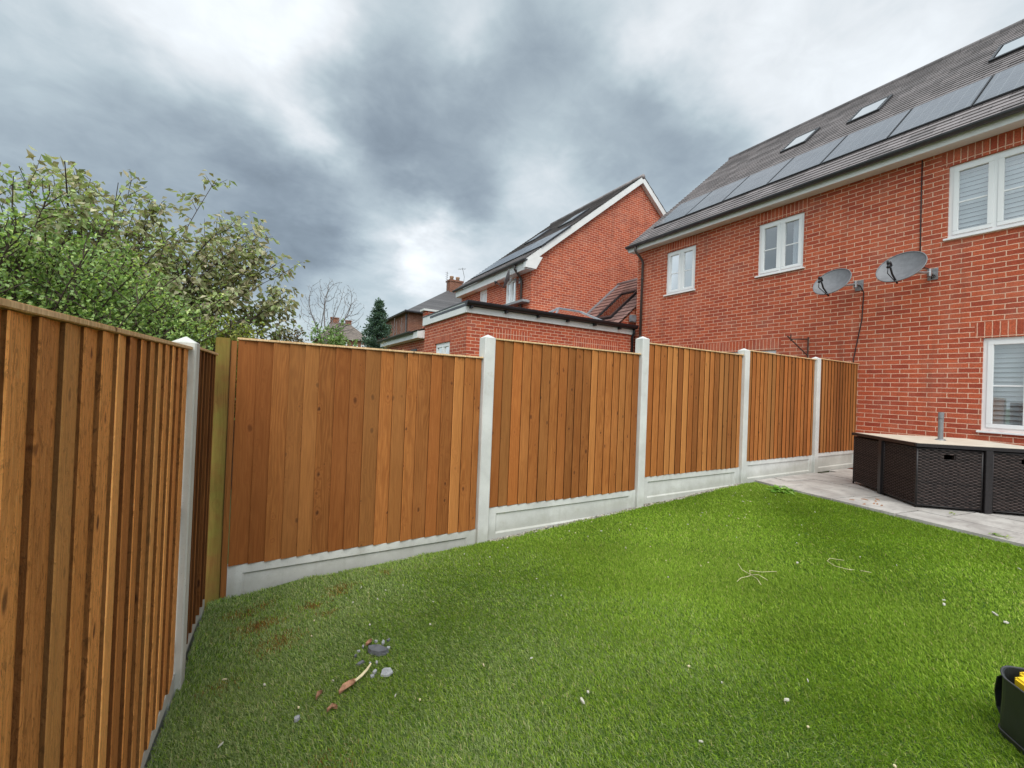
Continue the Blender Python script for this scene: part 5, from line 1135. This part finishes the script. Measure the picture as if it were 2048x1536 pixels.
# ------------------------------------------------------------------ artificial turf blades
def turf():
    rg = np.random.default_rng(99); cx, cy = CAM_POS.x, CAM_POS.y; Ps = []; Ws = []
    for (d0, d1, dens, wd) in ((0, 2.6, 52000, 0.0028), (2.6, 3.8, 36000, 0.0034), (3.8, 8.0, 20000, 0.0046)):
        n = int(dens*31); x = rg.uniform(-0.35, 6.2, n); y = rg.uniform(-4.75, -0.045, n); dist = np.hypot(x-cx, y-cy)
        wob = 0.012*np.sin(11*x)+0.01*np.sin(23*x+1)
        k = (dist >= d0) & (dist < d1) & (x > LC+LT*y+0.020) & (x < 6.06+0.137*(y+0.05)-0.015) & (y < -0.06+wob)
        k &= ~((y < -3.2) & (rg.random(n) < 0.6))
        Ps.append(np.stack([x[k], y[k]], 1)); Ws.append(np.full(k.sum(), wd))
    P = np.concatenate(Ps); W = np.concatenate(Ws); n = len(P); x, y = P[:, 0], P[:, 1]; z = gz(x, y)
    H = rg.uniform(0.013, 0.026, n)
    a0 = 2.2 + 0.9*np.sin(1.7*x+0.6*y) + 0.7*np.sin(3.1*y-1.3*x); A = a0 + rg.normal(0, 0.9, n); lean = np.clip(rg.normal(0.75, 0.28, n), 0.1, 1.35)
    dx, dy = np.cos(A), np.sin(A); B = rg.uniform(0, 2*np.pi, n); sx, sy = np.cos(B)*W/2, np.sin(B)*W/2
    lx, lz = np.sin(lean)*H, np.cos(lean)*H
    v0 = np.stack([x-sx, y-sy, z], 1); v1 = np.stack([x+sx, y+sy, z], 1)
    mx, my, mz = x+dx*lx*0.42, y+dy*lx*0.42, z+lz*0.62
    v2 = np.stack([mx+sx*0.85, my+sy*0.85, mz], 1); v3 = np.stack([mx-sx*0.85, my-sy*0.85, mz], 1); v4 = np.stack([x+dx*lx*1.15, y+dy*lx*1.15, z+lz*0.92], 1)
    V = np.stack([v0, v1, v2, v3, v4], 1).reshape(-1, 3); i = np.arange(n)*5
    F = [np.stack([i, i+1, i+2, i+3], 1), np.stack([i+3, i+2, i+4], 1)]
    cols = np.array([(0.207, 0.35, 0.0368), (0.276, 0.423, 0.0552), (0.129, 0.239, 0.0258), (0.386, 0.488, 0.12), (0.442, 0.414, 0.202)])
    C = cols[rg.choice(5, n, p=[.42, .32, .17, .07, .02])]
    # duller turf towards the left fence, the shade there put into its colour; moss-brown spots
    nz = 0.5*np.sin(2.1*x+1.3*y)+0.35*np.sin(4.7*x-3.9*y+2)+0.25*np.sin(9.1*y+6.3*x)
    dull = np.clip(1.05-(x-0.2)/2.3 + 0.28*nz, 0, 1)*0.85
    dullc = np.array([(0.202, 0.287, 0.107), (0.292, 0.372, 0.175), (0.119, 0.186, 0.0675), (0.405, 0.46, 0.248), (0.473, 0.438, 0.27)])[rg.choice(5, n, p=[.40, .30, .20, .07, .03])]
    m = rg.random(n) < dull; C[m] = dullc[m]
    for (bx_, by_, br, st) in ((0.27, -0.53, .10, .8), (0.73, -0.32, .08, .6), (0.37, -0.77, .10, .5), (.17, -.31, .08, .6), (0.55, -0.42, .07, .5), (0.62, -0.55, .06, .45), (1.05, -0.25, .05, .4), (0.12, -0.95, .07, .35), (0.45, -1.7, .10, .25), (0.3, -0.25, .06, .5)):
        q = st*np.exp(-((x-bx_)**2+((y-by_)*1.5)**2)/br**2); m = rg.random(n) < q
        C[m] = np.array([(0.24, 0.11, 0.035), (0.31, 0.18, 0.05), (0.15, 0.08, 0.03)])[rg.choice(3, m.sum())]
    C = C*(1+0.16*nz[:, None])*(1+rg.normal(0, 0.12, (n, 1))); C = np.clip(C*np.array((1.02, 0.97, 0.85)), 0.01, 0.75)
    return tag(npmesh('turf_blades', V, F, M['grass'], None, np.repeat(C, 5, 0)), 'bright green artificial turf with duller brown-flecked patches by the fence corner', 'grass', kind='stuff')
turf()
# drop the builder's scratch property and anything outside the named set
for o in list(bpy.data.objects):
    if 'base' in o: del o['base']
